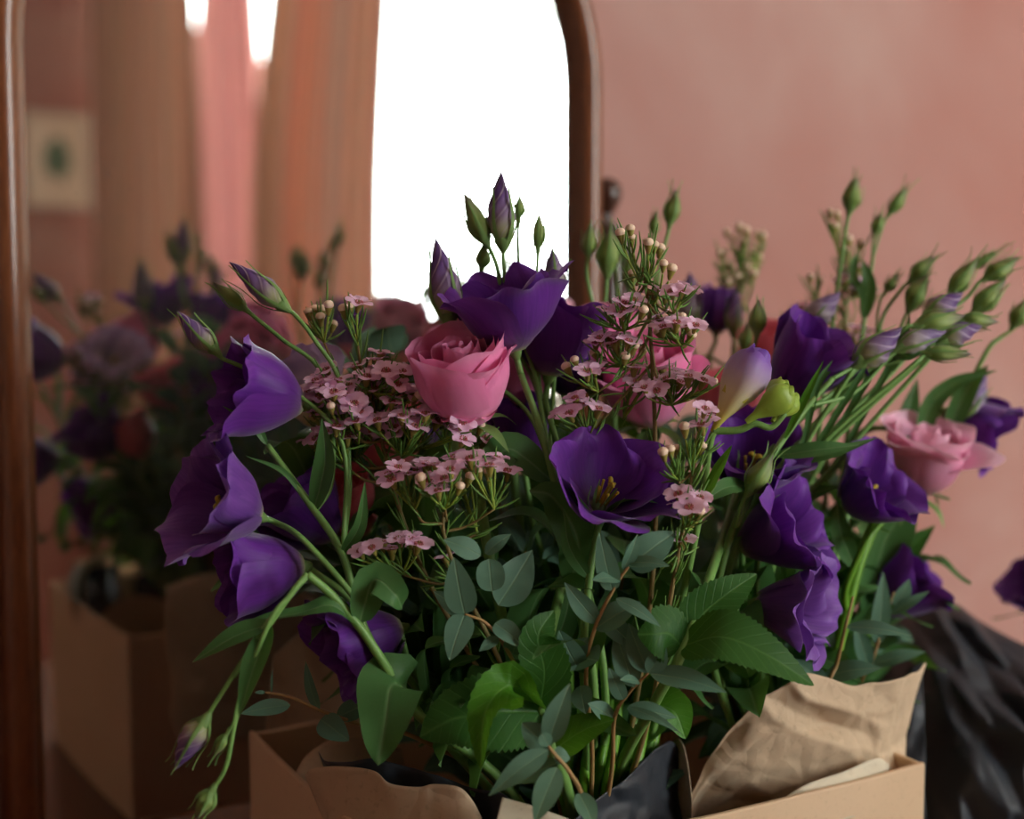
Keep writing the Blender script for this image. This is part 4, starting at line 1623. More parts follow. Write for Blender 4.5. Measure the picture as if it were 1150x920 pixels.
waxflower('upright waxflower sprig with buds on top in front of the pink rose and wall',
          [A, (700, 860, .77), (722, 740, .755), (735, 620, .748), (736, 500, .742), (732, 400, .74), (727, 335, .74), (722, 300, .74)],
          [(.96, (718, 318, .74), [], [(697, 264), (708, 259), (709, 269)]),
           (.97, (728, 318, .74), [], [(728, 275), (735, 277), (741, 281)]),
           (.93, (740, 330, .738), [(742, 327), (735, 333)], [(745, 298), (754, 304)]),
           (.91, (716, 338, .742), [], [(710, 309)]),
           (.89, (756, 352, .738), [(754, 328), (766, 327), (774, 326), (748, 332)], []),
           (.86, (700, 372, .74), [(690, 345), (702, 342), (712, 338), (698, 350), (708, 348), (684, 350)], [(722, 350)]),
           (.84, (765, 388, .737), [(748, 360), (760, 363), (772, 367), (781, 366), (744, 368), (738, 358)], [(766, 358), (776, 378), (740, 374), (758, 372)]),
           (.80, (698, 412, .738), [(669, 386), (684, 378), (696, 380), (706, 384), (694, 392), (674, 380), (690, 386)], [(712, 390), (722, 394), (702, 402), (668, 398)]),
           (.76, (672, 440, .738), [(668, 412), (660, 418)], [(637, 414), (646, 406)]),
           (.74, (755, 455, .737), [(735, 430), (748, 426), (760, 418), (773, 424), (782, 428), (752, 436), (764, 430), (738, 440), (744, 416), (724, 436), (790, 428)], [(800, 430)]),
           (.70, (660, 492, .74), [(640, 465), (652, 456), (664, 454), (672, 460), (630, 466), (646, 448)], []),
           (.68, (700, 470, .745), [(704, 424), (716, 430), (712, 414)], [])],
          43, 'waxflower sprigs in the left bouquet', 150)
waxflower('small waxflower sprig with five petalled blossoms beside the big front bloom',
          [A, (722, 830, .74), (742, 740, .722), (755, 660, .712), (768, 590, .708), (780, 520, .708)],
          [(.90, (768, 592, .706), [(763, 567), (774, 571), (786, 560), (778, 556), (770, 578), (782, 570), (762, 556)], [(785, 576), (780, 584)]),
           (.78, (758, 628, .706), [(767, 607)], []),
           (.97, (762, 540, .706), [], [(745, 510), (753, 507), (760, 506)]),
           (1.0, (776, 522, .708), [(795, 470), (788, 478), (792, 460)], [(769, 482), (785, 494), (788, 503)])],
          44, 'waxflower sprigs in the left bouquet', 80, .013)

# ---- freesia
s = Plant('freesia', 'freesia with one lilac and cream bud and a comb of green buds', 'flower',
          [A, (722, 860, .78), (760, 700, .755), (785, 580, .735), (797, 500, .722), (803, 484, .72)], .0022, .0018)


def freesia_bud(par, base, tip, rad, mat, seed):
    L = (tip - base).length
    Mx = axis_frame(base, tip - base, 1.2)
    mb = MB()
    prof = [(.0014, 0), (.0019, .10), (.28 * rad, .2), (.52 * rad, .34), (.82 * rad, .5), (rad, .66), (.97 * rad, .78), (.78 * rad, .88), (.50 * rad, .95), (.12 * rad, 1)]
    mb.lathe(Mx, [(a, b * L) for a, b in prof], 18, 0, lambda a, t: 1 + .15 * math.cos(3 * a) * min(1, 2.4 * t) * (1 if t < .85 else .4))
    # overlapping tepals at the mouth
    for k in range(3):
        petal(mb, Mx, 2 * PI * k / 3 + .5, L * .60, rad * .95, (16, 5, -4, -12, -26), r0=rad * .60, z0=L * .42, spiral=.0007, ruffle=.0005, rphase=k, tip=2.6, nu=9, nv=10, base_w=.7)
    o = mb.build('bud', M[mat], par)
    return o


freesia_bud(s.root, P(800, 485, .72), P(856, 392, .715), .0112, 'freesia', 1)
zz = [P(803, 484, .72), P(830, 483, .718), P(848, 476, .716), P(866, 480, .716), P(882, 464, .715)]
s.mb.tube(cr([s.path[-1]] + zz, 6), .0021, .0015, 8)
for (b, e, rr) in (((838, 474, .716), (890, 436, .714), .0075), ((868, 474, .716), (893, 444, .722), .0055), ((856, 458, .722), (882, 428, .724), .0058)):
    freesia_bud(s.root, P(*b), P(*e), rr, 'freesia_bud', 2)
s.leaf([(785, 580, .735), (800, 540, .725), (822, 500, .72)], 12, (-.4, .2, .9), mat='leaf_bright', shape='strap')
s.done()

# ---- eucalyptus of the left bouquet
eucalyptus('eucalyptus sprig with rounded grey leaves in the middle below the waxflower',
           [A, (610, 820, .72), (575, 740, .705), (548, 702, .70), (522, 690, .698)],
           [((548, 702, .70), (502, 692, .70), 0, (0, .2, 1))] * 0 +
           [((522, 690, .698), (510, 626, .694), 36, (-.1, .1, 1), 'ovate'), ((522, 690, .698), (505, 742, .69), 32, (-.1, .3, 1), 'ovate'),
            ((553, 664, .696), (549, 628, .694), 32, (0, .1, 1), 'round'), ((522, 690, .70), (487, 664, .705), 22, (0, .4, .9)),
            ((540, 624, .70), (498, 606, .698), 26, (0, .5, .85)), ((545, 622, .705), (574, 600, .705), 18, (0, .5, .8)),
            ((575, 735, .705), (585, 708, .698), 28, (.2, .3, .9)), ((556, 700, .70), (590, 728, .695), 26, (.2, .5, .8), 'ovate'),
            ((560, 680, .71), (598, 618, .72), 44, (.1, .1, 1), 'lance'), ((560, 716, .70), (538, 732, .695), 14, (0, .5, .8))], 3)
eucalyptus('eucalyptus sprig with paired blue green leaves on a reddish stem under the big front bloom',
           [A, (665, 860, .735), (658, 760, .715), (668, 706, .706), (690, 660, .70), (706, 636, .70)],
           [((688, 664, .70), (673, 598, .695), 26, (-.1, .1, 1), 'ovate'), ((688, 662, .70), (655, 651, .69), 0.1, (0, .5, .8)),
            ((697, 650, .70), (664, 652, .69), 18, (0, .7, .7)), ((692, 672, .70), (742, 704, .69), 17, (0, .6, .8)),
            ((672, 700, .706), (634, 654, .698), 24, (-.3, .2, .9)), ((668, 706, .706), (720, 676, .70), 30, (.1, .5, .8)),
            ((656, 760, .712), (627, 702, .70), 0.1, (0, .3, .9)), ((650, 752, .712), (628, 708, .702), 30, (-.2, .2, 1), 'ovate'),
            ((655, 740, .712), (672, 742, .70), 40, (0, .5, .8), 'ovate'), ((640, 740, .715), (660, 716, .708), 24, (0, .2, .9)),
            ((700, 640, .70), (716, 600, .695), 16, (.4, .2, .9)), ((706, 632, .70), (752, 636, .69), 18, (.1, .6, .7), 'ovate'),
            ((706, 636, .70), (758, 598, .705), 40, (.1, .3, .9), 'ovate'), ((652, 770, .712), (658, 802, .70), 26, (-.3, .3, .9)),
            ((676, 694, .712), (716, 730, .71), 26, (.2, .3, .9))], 4)
eucalyptus('eucalyptus tip with long narrow leaves hanging over the bottom front of the box',
           [(668, 985, .70), (655, 900, .675), (640, 868, .668), (622, 846, .664), (616, 838, .662)],
           [((616, 842, .662), (549, 894, .655), 27, (-.1, .5, .85)), ((626, 862, .662), (600, 926, .65), 30, (-.1, .4, .9)),
            ((618, 840, .664), (586, 812, .668), 32, (-.2, .3, .9), 'ovate'), ((616, 836, .662), (640, 768, .668), 30, (-.2, .2, .95)),
            ((616, 838, .66), (609, 824, .658), 16, (0, .3, .9), 'round'), ((628, 856, .668), (574, 880, .68), 24, (0, .4, .9)),
            ((650, 890, .672), (668, 930, .66), 24, (.2, .3, .9)), ((622, 848, .668), (640, 852, .67), 22, (0, .6, .7), 'ovate')], 5)
eucalyptus('eucalyptus sprig with slim leaves fanning over the right edge of the left bouquet',
           [A, (685, 880, .73), (690, 808, .712), (705, 780, .705), (728, 756, .70)],
           [((730, 756, .70), (816, 778, .69), 28, (.05, .6, .8)), ((706, 794, .702), (765, 824, .685), 11, (.1, .6, .8)),
            ((704, 796, .702), (760, 806, .70), 22, (0, .5, .8)), ((700, 786, .702), (684, 750, .695), 18, (-.2, .2, .95), 'ovate'),
            ((712, 772, .702), (690, 706, .712), 30, (0, .1, 1)), ((728, 756, .70), (706, 700, .71), 30, (-.1, .1, 1)),
            ((718, 766, .70), (696, 764, .69), 13, (0, .6, .7)), ((690, 808, .712), (660, 790, .70), 22, (-.2, .5, .8)),
            ((690, 806, .712), (722, 800, .70), 0.1, (0, .5, .8)), ((728, 756, .70), (748, 726, .70), 24, (.2, .2, .9))], 6)
eucalyptus('eucalyptus tip reaching left above the empty box corner',
           [A, (560, 890, .76), (470, 830, .745), (400, 812, .735), (360, 798, .73), (326, 783, .728), (298, 778, .728)],
           [((326, 792, .728), (270, 802, .722), 20, (-.1, .5, .85)), ((358, 800, .73), (343, 742, .728), 14, (-.3, .1, .95)),
            ((360, 808, .73), (392, 832, .722), 30, (0, .4, .9), 'ovate'), ((378, 806, .735), (420, 790, .74), 26, (0, .6, .8)),
            ((298, 778, .728), (286, 778, .726), 5, (0, .5, .8)), ((305, 779, .728), (306, 752, .727), 3, (0, .2, .9))], 7)

# ---- darker greenery filling the middle of the left bouquet
fill = [((520, 640, .80), 'ovate'), ((590, 620, .80), 'lance'), ((480, 690, .79), 'lance'), ((560, 560, .84), 'ovate'), ((640, 600, .80), 'ovate'),
        ((700, 640, .79), 'lance'), ((740, 560, .82), 'lance'), ((430, 600, .83), 'lance'), ((690, 540, .86), 'ovate'), ((380, 560, .86), 'ovate'),
        ((620, 500, .87), 'lance'), ((760, 640, .80), 'ovate'), ((500, 500, .88), 'lance'), ((660, 720, .80), 'ovate')]
for i, (tip, shp) in enumerate(fill):
    d = tip[2]
    eucalyptus('shaded eucalyptus sprig deep among the stems of the left bouquet',
               [A, (655 + (tip[0] - 655) * .30, 900, .78 + (d - .78) * .3), (655 + (tip[0] - 655) * .72, tip[1] + (900 - tip[1]) * .42, d + .01), tip], [], 60 + i,
               (.30, 1.0, 7, .045, .020 if shp == 'ovate' else .015, shp), 'shaded greenery of the left bouquet', .0013, .0008)
for i, (tip, t1_) in enumerate([((470, 600, .80), 0), ((540, 640, .79), 1), ((615, 560, .83), 2), ((705, 600, .82), 3), ((420, 680, .80), 4), ((750, 680, .78), 5), ((580, 740, .76), 6), ((500, 760, .77), 7)]):
    d = tip[2]
    s = Plant('lisianthus_stem', 'leafy green lisianthus stem without a flower deep in the left bouquet', 'foliage',
              [A, (655 + (tip[0] - 655) * .3, 890, .78 + (d - .78) * .3), (655 + (tip[0] - 655) * .75, tip[1] + (900 - tip[1]) * .4, d), tip], .0024, .0014, 'stem', 'leafy stems of the left bouquet')
    for k, t in enumerate((.42, .56, .70, .84, .97)):
        s.pair(t, .075, .026, 100 + i * 9 + k, .4, 'leaf_lis', 'lance' if k % 2 else 'ovate')
    s.done()
# bare cut stems seen above the dark tissue
for i, (x, d, sx) in enumerate([(655, .745, 668), (668, .76, 690), (680, .75, 700), (694, .765, 722), (706, .755, 735), (640, .75, 640), (632, .74, 622), (718, .775, 750)]):
    s = Plant('cut_stem', 'bright green cut stem rising out of the dark tissue', 'foliage',
              [P(650 + i * 3, 1030, .79), (x, 890, d), (x + (sx - x) * .6, 820, d + .01), (sx, 720, d + .035)], .0030, .0024, 'stem_bright', 'cut stems above the dark tissue')
    s.leaf([(sx, 730, d + .035), (sx + 14, 690, d + .03), (sx + 20, 650, d + .03)], 30, (.1, .2, .9))
    s.done()

# ================================================================== RIGHT BOUQUET
G = 'bud stems fanning out on the right'
s = Plant('lisianthus_stem', 'lisianthus with a large striped purple bud pointing right beside the dark bloom', 'flower',
          [B, (850, 880, .82), (800, 740, .77), (815, 620, .765), (850, 540, .77), (900, 465, .78), (935, 425, .785)], .0024, .0016)
s.bud(1, (962, 408, .79), (1013, 367, .795), 17, 'bud_purple', 101, sep=.8)
s.bud(.86, (1008, 392, .80), (1064, 372, .805), 13, 'bud_lilac', 102, via=[(930, 445, .79)])
s.bud(.86, (1040, 396, .80), (1092, 398, .80), 9, 'bud_green', 103, via=[(960, 440, .795)])
s.bud(.70, (842, 551, .757), (868, 508, .757), 13, 'bud_green', 104, via=[(828, 590, .757)], sep=1.2)
s.leaf([(880, 495, .775), (905, 445, .765), (925, 405, .76)], 9, (0, .2, .9), 'leaf_bright')
s.leaf([(835, 565, .765), (800, 560, .75), (792, 590, .745)], 0.1, (0, .5, .8))
s.leaf([(840, 545, .765), (815, 548, .75), (788, 566, .742)], 22, (0, .5, .85))
s.leaf([(870, 512, .775), (920, 505, .768), (965, 500, .77)], 20, (0, .5, .8))
s.done()

s = Plant('lisianthus_stem', 'lisianthus with purple tipped and yellow green buds bunched at the right', 'flower',
          [B, (840, 870, .84), (805, 730, .79), (828, 610, .785), (880, 520, .79), (950, 440, .80), (1000, 400, .81)], .0024, .0015)
s.bud(1, (1040, 358, .815), (1082, 328, .82), 15, 'bud_purple', 111, via=[(1018, 382, .812)], sep=.8)
s.bud(1, (1030, 366, .805), (1084, 354, .81), 12, 'bud_green', 112)
s.bud(.95, (1056, 384, .81), (1104, 366, .815), 14, 'bud_purple', 113, via=[(1010, 405, .81)])
s.bud(.95, (1078, 361, .82), (1122, 362, .82), 10, 'bud_green', 114, via=[(1030, 385, .82)])
s.leaf([(880, 520, .79), (930, 510, .78), (985, 492, .78)], 16, (0, .5, .8))
s.leaf([(1000, 400, .81), (1020, 400, .80), (1045, 388, .80)], 14, (0, .5, .8))
s.done()

s = Plant('lisianthus_stem', 'lisianthus with feathery green buds spreading furthest right against the wall', 'flower',
          [B, (850, 860, .86), (830, 720, .83), (862, 590, .83), (930, 490, .835), (1000, 420, .84), (1050, 360, .845)], .0024, .0014)
s.bud(1, (1068, 330, .85), (1100, 288, .85), 10, 'bud_green', 121, sep=1.2)
s.bud(1, (1108, 312, .85), (1144, 288, .85), 10, 'bud_green', 122, via=[(1085, 335, .85)], sep=1.2)
s.bud(1, (1096, 348, .85), (1130, 314, .85), 12, 'bud_green', 123, via=[(1075, 358, .85)], sep=1.2)
s.bud(1, (1095, 300, .86), (1122, 282, .86), 5, 'bud_green', 124, via=[(1075, 330, .86)], sep=1.4)
s.leaf([(1000, 420, .84), (1015, 385, .83), (1022, 350, .83)], 10, (0, .2, .9))
s.leaf([(862, 590, .83), (900, 560, .82), (945, 545, .82)], 22, (0, .5, .8))
s.done()

s = Plant('lisianthus_stem', 'lisianthus with a dark slender bud and two green ones left of the rightmost buds', 'flower',
          [B, (870, 850, .88), (860, 700, .86), (890, 580, .86), (940, 490, .86), (985, 410, .86)], .0023, .0013)
s.bud(1, (1022, 346, .86), (1043, 308, .86), 12, 'bud_green', 131, via=[(1008, 375, .86)], sep=1.1)
s.bud(1, (1024, 314, .865), (1050, 288, .865), 9, 'bud_green', 132, via=[(990, 360, .865)], sep=1.2)
s.bud(1, (996, 326, .87), (1008, 308, .87), 6, 'bud_green', 133, via=[(985, 360, .87)], sep=1.3)
s.done()

s = Plant('lisianthus_stem', 'tallest lisianthus stem of the right bouquet with one round green bud at its tip', 'flower',
          [B, (890, 840, .89), (900, 640, .89), (920, 480, .89), (938, 340, .89), (948, 270, .89)], .0023, .0013)
s.bud(1, (954, 236, .89), (962, 198, .89), 10, 'bud_green', 141, sep=1.2)
s.leaf([(930, 420, .89), (905, 380, .88), (895, 350, .88)], 12, (0, .2, .9))
s.done()
s = Plant('lisianthus_stem', 'tall lisianthus stem with two fine green buds leaning right beside the tallest', 'flower',
          [B, (905, 840, .90), (930, 660, .90), (950, 500, .90), (972, 350, .90), (980, 290, .90)], .0023, .0012)
s.bud(1, (1000, 238, .90), (1018, 210, .90), 7, 'bud_green', 151, via=[(986, 270, .90)], sep=1.3)
s.bud(1, (983, 262, .90), (989, 238, .90), 6, 'bud_green', 152, sep=1.3)
s.leaf([(975, 340, .90), (958, 310, .89), (962, 282, .89)], 10, (0, .2, .9))
s.leaf([(970, 360, .90), (975, 320, .89), (968, 290, .89)], 18, (0, .2, .9))
s.done()

s = Plant('lisianthus_stem', 'lisianthus stem leaning out past the right with a single green bud at the picture edge', 'flower',
          [B, (930, 840, .90), (990, 660, .91), (1060, 500, .90), (1105, 400, .89), (1125, 378, .89)], .0022, .0014)
s.bud(1, (1138, 366, .89), (1156, 334, .89), 10, 'bud_green', 161, sep=1.0)
s.leaf([(1060, 500, .90), (1085, 440, .89), (1110, 410, .88)], 24, (0, .3, .9))
s.done()

s = Plant('lisianthus_stem', 'lisianthus stem with a white striped bud over the flower at the far right', 'flower',
          [B, (940, 840, .90), (985, 680, .91), (1035, 560, .91), (1065, 490, .91)], .0023, .0016)
s.bud(1, (1072, 474, .905), (1108, 420, .905), 17, 'bud_lilac', 171, sep=.7)
s.bloom(1, (1060, 462, .92), (.72, -.42, .3), .044, 'cup', 'purple', 172)
s.leaf([(1040, 550, .91), (1040, 470, .89), (1070, 432, .885), (1120, 416, .88)], 22, (.1, .3, .95), shape='lance')
s.leaf([(1035, 560, .91), (1020, 480, .90), (1030, 425, .90)], 30, (.1, .1, 1), 'leaf_lis', shape='lance')
s.done()

# purple blooms of the right bouquet
for (lab, main, base, dr, L, kind, mat, sd, lv) in [
    ('lisianthus with a dark rounded bloom under the lilac pointed bud', [B, (880, 850, .86), (850, 680, .83), (852, 540, .825), (872, 470, .82)], (878, 446, .82), (.52, .80, .28), .050, 'cup', 'purple', 201, 1),
    ('lisianthus with a shadowed bloom right behind the freesia buds', [B, (870, 850, .86), (830, 720, .82), (826, 620, .81), (836, 560, .805)], (838, 548, .805), (.1, .72, .6), .046, 'open', 'purple', 202, 0),
    ('lisianthus with a fan shaped dark bloom left of the pale cut stem', [B, (870, 860, .85), (820, 740, .80), (815, 660, .79), (826, 626, .788)], (832, 614, .788), (.78, .42, .42), .050, 'trumpet', 'purple', 203, 1),
    ('lisianthus with a small bell shaped bloom facing right above the kraft paper', [B, (875, 870, .84), (840, 780, .79), (832, 710, .775), (842, 682, .772)], (848, 678, .772), (.86, .02, .42), .044, 'trumpet', 'violet', 204, 1),
    ('lisianthus with a folded purple bloom flecked with light in front of the pale pink rose', [B, (915, 850, .86), (925, 720, .84), (935, 620, .83), (944, 580, .825)], (948, 570, .825), (.62, .52, .50), .042, 'open', 'purple', 205, 0),
    ('lisianthus with a low purple bloom against the black wrap on the right', [B, (925, 860, .89), (945, 760, .905), (965, 700, .91)], (972, 682, .91), (.72, .58, .20), .052, 'cup', 'purple', 206, 1),
]:
    s = Plant('lisianthus_stem', lab, 'flower', main, .0025, .0017)
    s.bloom(1, base, dr, L, kind, mat, sd)
    if lv:
        s.pair(.55, .075, .024, sd)
    s.pair(.5, .06, .022, sd + 5, .2, 'leaf_lis', 'ovate')
    if sd == 201:
        s.bud(.98, (908, 366, .85), (944, 328, .85), 15, 'bud_lilac', 207, via=[(890, 410, .85)], sep=.5)
    s.done()

s = Plant('lisianthus_stem', 'lisianthus with blurred lilac purple flower heads against the wall behind the waxflower', 'flower',
          [B, (860, 800, .93), (830, 620, .95), (806, 480, .96), (796, 400, .96)], .0024, .0015)
s.bud(1, (776, 368, .96), (775, 305, .96), 17, 'bud_lilac', 211, via=[(782, 400, .96)], sep=.7)
s.bloom(1, (804, 376, .96), (.05, .98, .1), .032, 'closed', 'violet', 212)
s.bud(1, (824, 374, .95), (826, 322, .95), 11, 'bud_purple', 213, via=[(818, 410, .95)])
s.done()
s = Plant('lisianthus_stem', 'lisianthus stem with one dark green bud standing above the freesia', 'flower',
          [B, (860, 820, .86), (822, 660, .85), (818, 520, .84), (832, 420, .83)], .0022, .0013)
s.bud(1, (850, 373, .82), (853, 336, .82), 9.5, 'bud_green', 221, via=[(846, 392, .825)], sep=1.1)
s.bud(.95, (836, 392, .87), (840, 360, .87), 7, 'bud_green', 222, via=[(830, 430, .865)])
s.done()

# roses of the right bouquet
s = Plant('rose', 'pale pink rose with one petal flaring right at the right bouquet edge', 'flower',
          [B, (935, 840, .90), (970, 720, .90), (1005, 620, .895), (1020, 570, .89)], .0032, .0026)
rose_head(s.root, P(1026, 556, .888), D(.12, .90, .38), .027, .050, 'rose_pale', 31, 20, .5, extra=[(D(1, 0, .25), (52, 36, 30, 62, 100), 1.2, .9), (D(-.6, 0, .8), (60, 36, 16, 24, 80), 1.1, .95), (D(.3, 0, 1), (60, 36, 16, 18, 70), 1.05, .95)])
s.leaf([(975, 700, .90), (990, 620, .885), (1010, 580, .88), (1022, 552, .88)], 54, (.2, .2, .95), 'leaf_lis', shape='lance')
s.leaf([(970, 720, .905), (1000, 640, .90), (1050, 590, .90)], 44, (.2, .3, .9), 'leaf_rose', shape='lance')
s.done()
s = Plant('rose', 'coral rose blurred behind the dark bloom and the small waxflower', 'flower',
          [B, (890, 800, .92), (882, 600, .94), (876, 480, .94)], .0030, .0025)
rose_head(s.root, P(876, 455, .94), D(-.1, .95, .25), .028, .056, 'coral', 33)
s.done()
s = Plant('rose', 'coral rose just showing between the freesia bud and the waxflower', 'flower',
          [B, (850, 800, .90), (820, 600, .91), (806, 480, .91)], .0030, .0025)
rose_head(s.root, P(808, 478, .91), D(0, .95, .25), .020, .036, 'coral', 36)
s.done()

# thick pale green stem in the gap of the right bouquet
s = Plant('cut_stem', 'thick bright green stem slanting up in the gap of the right bouquet', 'foliage',
          [B, (925, 780, .83), (940, 730, .825), (962, 640, .825), (985, 580, .83)], .0040, .0034, 'stem_bright')
s.mb.tube(cr([s.at(.62), P(950, 660, .815), P(972, 610, .812), P(992, 584, .82)], 6), .0022, .0018, 8)
s.leaf([(962, 640, .825), (945, 600, .82), (940, 560, .815)], 24, (-.2, .2, .9))
s.done()
s = Plant('cut_stem', 'olive cut stem leaning beside the bright green one', 'foliage',
          [B, (900, 770, .85), (918, 690, .845), (940, 620, .845), (955, 560, .85)], .0030, .0026, 'stem')
s.leaf([(918, 690, .845), (905, 640, .83), (912, 600, .83)], 24, (-.1, .2, .9), 'leaf_lis')
s.done()

# waxflower of the right bouquet
waxflower('blurred waxflower sprig with pink blossoms high in the right bouquet',
          [B, (900, 800, .92), (920, 620, .92), (935, 460, .92), (948, 380, .92), (945, 310, .92)],
          [(.98, (945, 300, .92), [], [(932, 240), (940, 242), (938, 256)]),
           (.96, (958, 330, .92), [(955, 306), (966, 301), (974, 325), (962, 326), (948, 314), (978, 330), (970, 318)], [(953, 270), (966, 274), (950, 284)]),
           (.90, (920, 350, .92), [(905, 352), (898, 358)], [(910, 312), (920, 316)]),
           (.86, (900, 400, .92), [(880, 381), (892, 383), (872, 378), (900, 345)], [(884, 360)]),
           (.84, (965, 400, .92), [(962, 370), (976, 372), (955, 378), (970, 380)], [])],
          46, 'waxflower sprigs in the right bouquet', 90)
waxflower('green budded waxflower sprig blurred against the wall between the bouquets',
          [B, (870, 800, .96), (845, 600, 1.0), (828, 440, 1.0), (828, 340, 1.0), (832, 300, 1.0)],
          [(.97, (832, 300, 1.0), [], [(816, 262), (824, 268), (830, 256), (838, 260), (834, 272)]),
           (.93, (845, 318, 1.0), [], [(850, 264), (856, 266), (852, 290), (844, 284)]),
           (.90, (815, 320, 1.0), [], [(808, 285), (814, 283), (820, 300)]),
           (.86, (835, 350, 1.0), [], [(846, 308), (838, 300), (828, 312), (818, 318)])],
          47, 'waxflower sprigs in the right bouquet', 60)

# eucalyptus of the right bouquet
eucalyptus('eucalyptus sprig with slim pale leaves over the right kraft paper rim',
           [B, (925, 800, .80), (940, 745, .795), (948, 710, .79), (958, 670, .79)],
           [((950, 704, .79), (1024, 714, .78), 18, (.05, .6, .8)), ((936, 728, .795), (904, 660, .79), 20, (-.3, .2, .9)),
            ((946, 690, .79), (930, 672, .785), 10, (0, .3, .9)), ((925, 760, .80), (990, 750, .79), 26, (0, .6, .7)),
            ((930, 770, .80), (890, 740, .80), 20, (-.2, .4, .9))], 9)
eucalyptus('eucalyptus sprig with upright narrow leaves beside the low purple bloom',
           [B, (960, 790, .85), (980, 740, .845), (992, 700, .845), (1004, 665, .85)],
           [((985, 725, .845), (992, 642, .84), 22, (0, .1, 1)), ((1000, 690, .845), (1044, 664, .84), 12, (0, .4, .9)),
            ((1005, 682, .845), (1022, 650, .84), 18, (.2, .2, .9)), ((978, 748, .845), (1040, 732, .84), 18, (0, .6, .7)),
            ((976, 750, .845), (960, 700, .84), 20, (-.1, .2, .9))], 10)
fillb = [((850, 640, .88), 'lance'), ((900, 560, .90), 'ovate'), ((930, 640, .90), 'lance'), ((860, 720, .86), 'ovate'), ((970, 640, .93), 'ovate'), ((820, 680, .86), 'lance'), ((880, 480, .93), 'lance'), ((950, 560, .93), 'lance'), ((990, 700, .93), 'lance'), ((910, 720, .88), 'ovate'), ((760, 600, .88), 'lance'), ((790, 660, .84), 'ovate'), ((830, 590, .92), 'ovate'), ((800, 520, .93), 'lance'), ((770, 620, .92), 'ovate'), ((745, 590, .95), 'lance'), ((790, 610, .96), 'ovate'), ((765, 500, .98), 'ovate'), ((1000, 590, .96), 'lance')]
for i, (tip, shp) in enumerate(fillb):
    d = tip[2]
    eucalyptus('shaded eucalyptus sprig deep among the stems of the right bouquet',
               [B, (905 + (tip[0] - 905) * .3, 890, .88 + (d - .88) * .3), (905 + (tip[0] - 905) * .75, tip[1] + (880 - tip[1]) * .42, d), tip], [], 160 + i,
               (.35, 1.0, 6, .045, .020 if shp == 'ovate' else .015, shp), 'shaded greenery of the right bouquet', .0013, .0008)
for i, tip in enumerate([(840, 560, .88), (905, 610, .88), (960, 560, .90), (870, 660, .85), (1000, 640, .93), (800, 640, .84), (930, 500, .92)]):
    d = tip[2]
    s = Plant('lisianthus_stem', 'leafy green lisianthus stem without a flower deep in the right bouquet', 'foliage',
              [B, (905 + (tip[0] - 905) * .3, 890, .88 + (d - .88) * .3), (905 + (tip[0] - 905) * .75, tip[1] + (880 - tip[1]) * .4, d), tip], .0024, .0014, 'stem', 'leafy stems of the right bouquet')
    for k, t in enumerate((.42, .58, .74, .90)):
        s.pair(t, .075, .026, 300 + i * 9 + k, .4, 'leaf_lis', 'lance' if k % 2 else 'ovate')
    s.done()
# thin arching stems crossing at the right
for i, (x0, y0, x1, y1, x2, y2, d) in enumerate([(812, 640, 870, 500, 1008, 393, .80), (800, 690, 905, 520, 1040, 397, .80), (835, 600, 930, 500, 1056, 386, .81), (850, 640, 900, 510, 962, 409, .79), (870, 620, 940, 520, 1079, 363, .82)]):
    s = Plant('lisianthus_stem', 'thin bare green stem arching up right through the right bouquet', 'foliage',
              [B, (870, 870, .87), (x0, y0, d), (x1, y1, d), (x2, y2, d)], .0020, .0013, 'stem', 'thin arching stems on the right')
    s.leaf([(x1, y1, d), ((x1 + x2) / 2 - 14, (y1 + y2) / 2 - 24, d - .01), ((x1 + x2) / 2 + 4, (y1 + y2) / 2 - 55, d - .01)], 8, (0, .2, .9))
    s.done()

# ================================================================== BOUQUET IN THE BLACK WRAP
Cc = P(1230, 900, .96)
s = Plant('lisianthus_stem', 'lisianthus with a lilac purple bloom cut by the right picture edge', 'flower',
          [Cc, (1225, 800, .99), (1215, 720, 1.0), (1206, 690, 1.0)], .0025, .0018)
s.bloom(1, (1200, 682, 1.0), (-.72, .62, .25), .046, 'cup', 'violet', 231)
s.pair(.6, .07, .02, 3)
s.done()

# ================================================================== FLOWERS ON THE MIRROR SIDE (seen in the mirror)
AB = P(640, 1030, .84)


def back_rose(label, px, py, d, R, H, mat, seed):
    b = PM(px, py + 14, d)
    s = Plant('rose', label, 'flower', [AB, AB.lerp(b, .45) + Vector((0, .02, .0)), b - Vector((0, .004, .05)), b - Vector((0, 0, .006))], .0032, .0026)
    ax = (MN * -.62 + Vector((0, 0, .75)))
    rose_head(s.root, b, ax, R, H, mat, seed)
    s.pair(.62, .08, .035, seed, .4, 'leaf_rose', 'ovate')
    s.done()


def back_lis(label, px, py, d, L, kind, mat, seed):
    b = PM(px, py + 16, d)
    s = Plant('lisianthus_stem', label, 'flower', [AB, AB.lerp(b, .45) + Vector((0, .02, .0)), b - Vector((0, .004, .05)), b - Vector((0, 0, .006))], .0025, .0018)
    s.bloom(1, b, (MN * -.6 + Vector((-.1, 0, .75))), L, kind, mat, seed)
    s.pair(.55, .08, .026, seed)
    s.pair(.75, .07, .022, seed + 3)
    s.done()


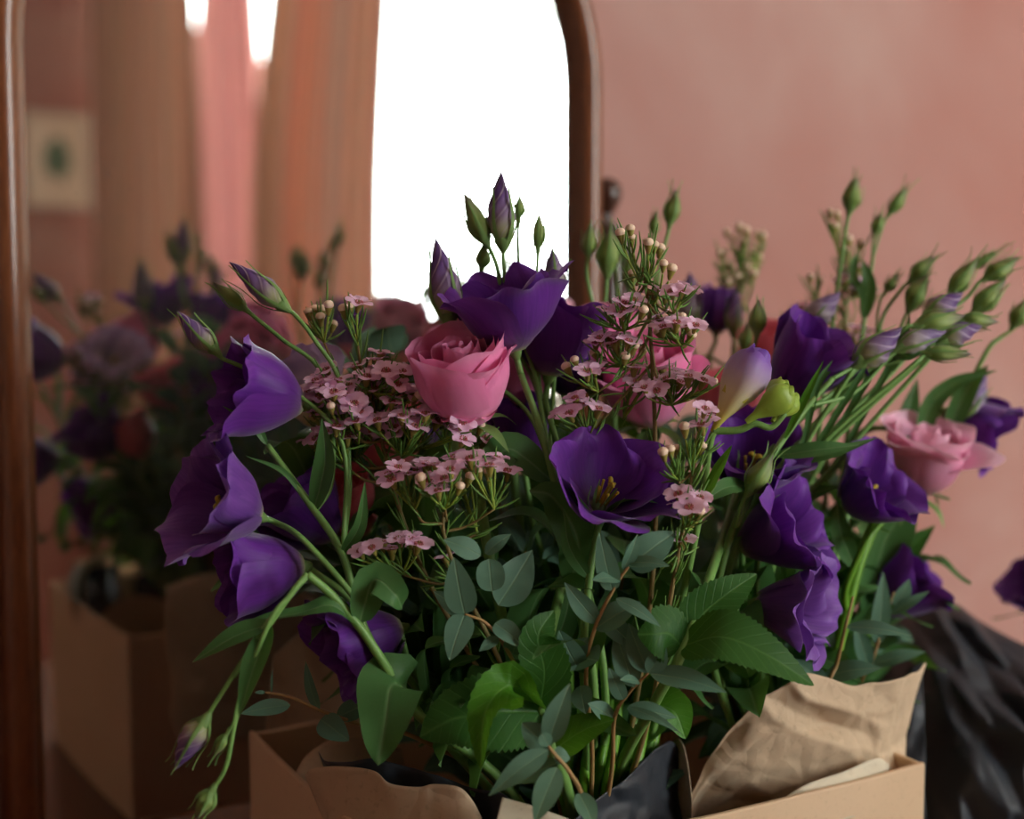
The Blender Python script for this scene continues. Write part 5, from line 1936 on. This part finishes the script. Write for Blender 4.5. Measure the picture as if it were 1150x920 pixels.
back_rose('pink rose seen in the mirror behind the left buds', 276, 392, 1.205, .025, .040, 'rose', 73)
back_rose('dusky pink rose seen in the mirror against the bright window', 440, 380, 1.20, .028, .046, 'rose_pale', 74)
back_lis('pale lilac flower seen blurred in the mirror left of the coral roses', 128, 412, 1.17, .044, 'trumpet', 'lilac', 78)
back_lis('purple bloom turned to the mirror behind the left waxflower', 240, 440, 1.19, .040, 'cup', 'purple', 79)
waxflower('waxflower sprig on the mirror side whose blossom shows blurred in the glass',
          [AB, P(560, 760, .84), P(500, 640, .84), P(470, 540, .84), P(455, 470, .84)],
          [(.95, (455, 480, .84), [(440, 440), (452, 436), (464, 440), (446, 450), (470, 448), (430, 448), (458, 446)], [(476, 452)]),
           (.85, (440, 520, .84), [(420, 480), (432, 476), (444, 480), (426, 490), (410, 486), (438, 488)], []),
           (.75, (480, 560, .84), [(470, 520), (486, 524), (478, 530), (462, 526)], [])], 48, 'waxflower sprigs on the mirror side', 80)
for i, (x, y, d) in enumerate([(400, 420, .85), (440, 400, .86), (410, 500, .84), (560, 500, .92), (610, 470, .96), (660, 520, .94), (520, 540, .90), (470, 620, .86), (700, 560, .93), (600, 610, .90), (540, 690, .86), (750, 540, .93), (430, 690, .83)]):
    eucalyptus('shaded eucalyptus sprig on the mirror side of the left bouquet',
               [AB, (648 + (x - 648) * .45, 860, .84 + (d - .84) * .4), (640 + (x - 640) * .8, y + (860 - y) * .4, d), (x, y, d)], [], 400 + i,
               (.30, 1.0, 8, .05, .022 if i % 2 else .017, 'ovate' if i % 2 else 'lance'), 'shaded greenery on the mirror side', .0013, .0008)

# ================================================================== CAMERA, VIEW
cd = bpy.data.cameras.new('camera')
co = bpy.data.objects.new('camera', cd)
C.objects.link(co)
rotm = Matrix((RT, UP, -FW)).transposed()
co.matrix_world = Matrix.Translation(CAM) @ rotm.to_4x4()
cd.sensor_width = 36
cd.lens = 36 * FPX / 1150
cd.clip_start = .05
cd.dof.use_dof = True
cd.dof.focus_distance = .725
cd.dof.aperture_fstop = 3.5
bpy.context.scene.camera = co
sc_ = bpy.context.scene
sc_.view_settings.view_transform = 'Standard'
sc_.view_settings.look = 'None'
sc_.view_settings.exposure = 1.08
sc_.view_settings.gamma = 1.0
sc_.view_settings.use_curve_mapping = False
sc_.cycles.max_bounces = 10
sc_.cycles.diffuse_bounces = 5
sc_.cycles.transparent_max_bounces = 12
sc_.cycles.sample_clamp_indirect = 6
sc_.cycles.caustics_reflective = False
sc_.cycles.caustics_refractive = False
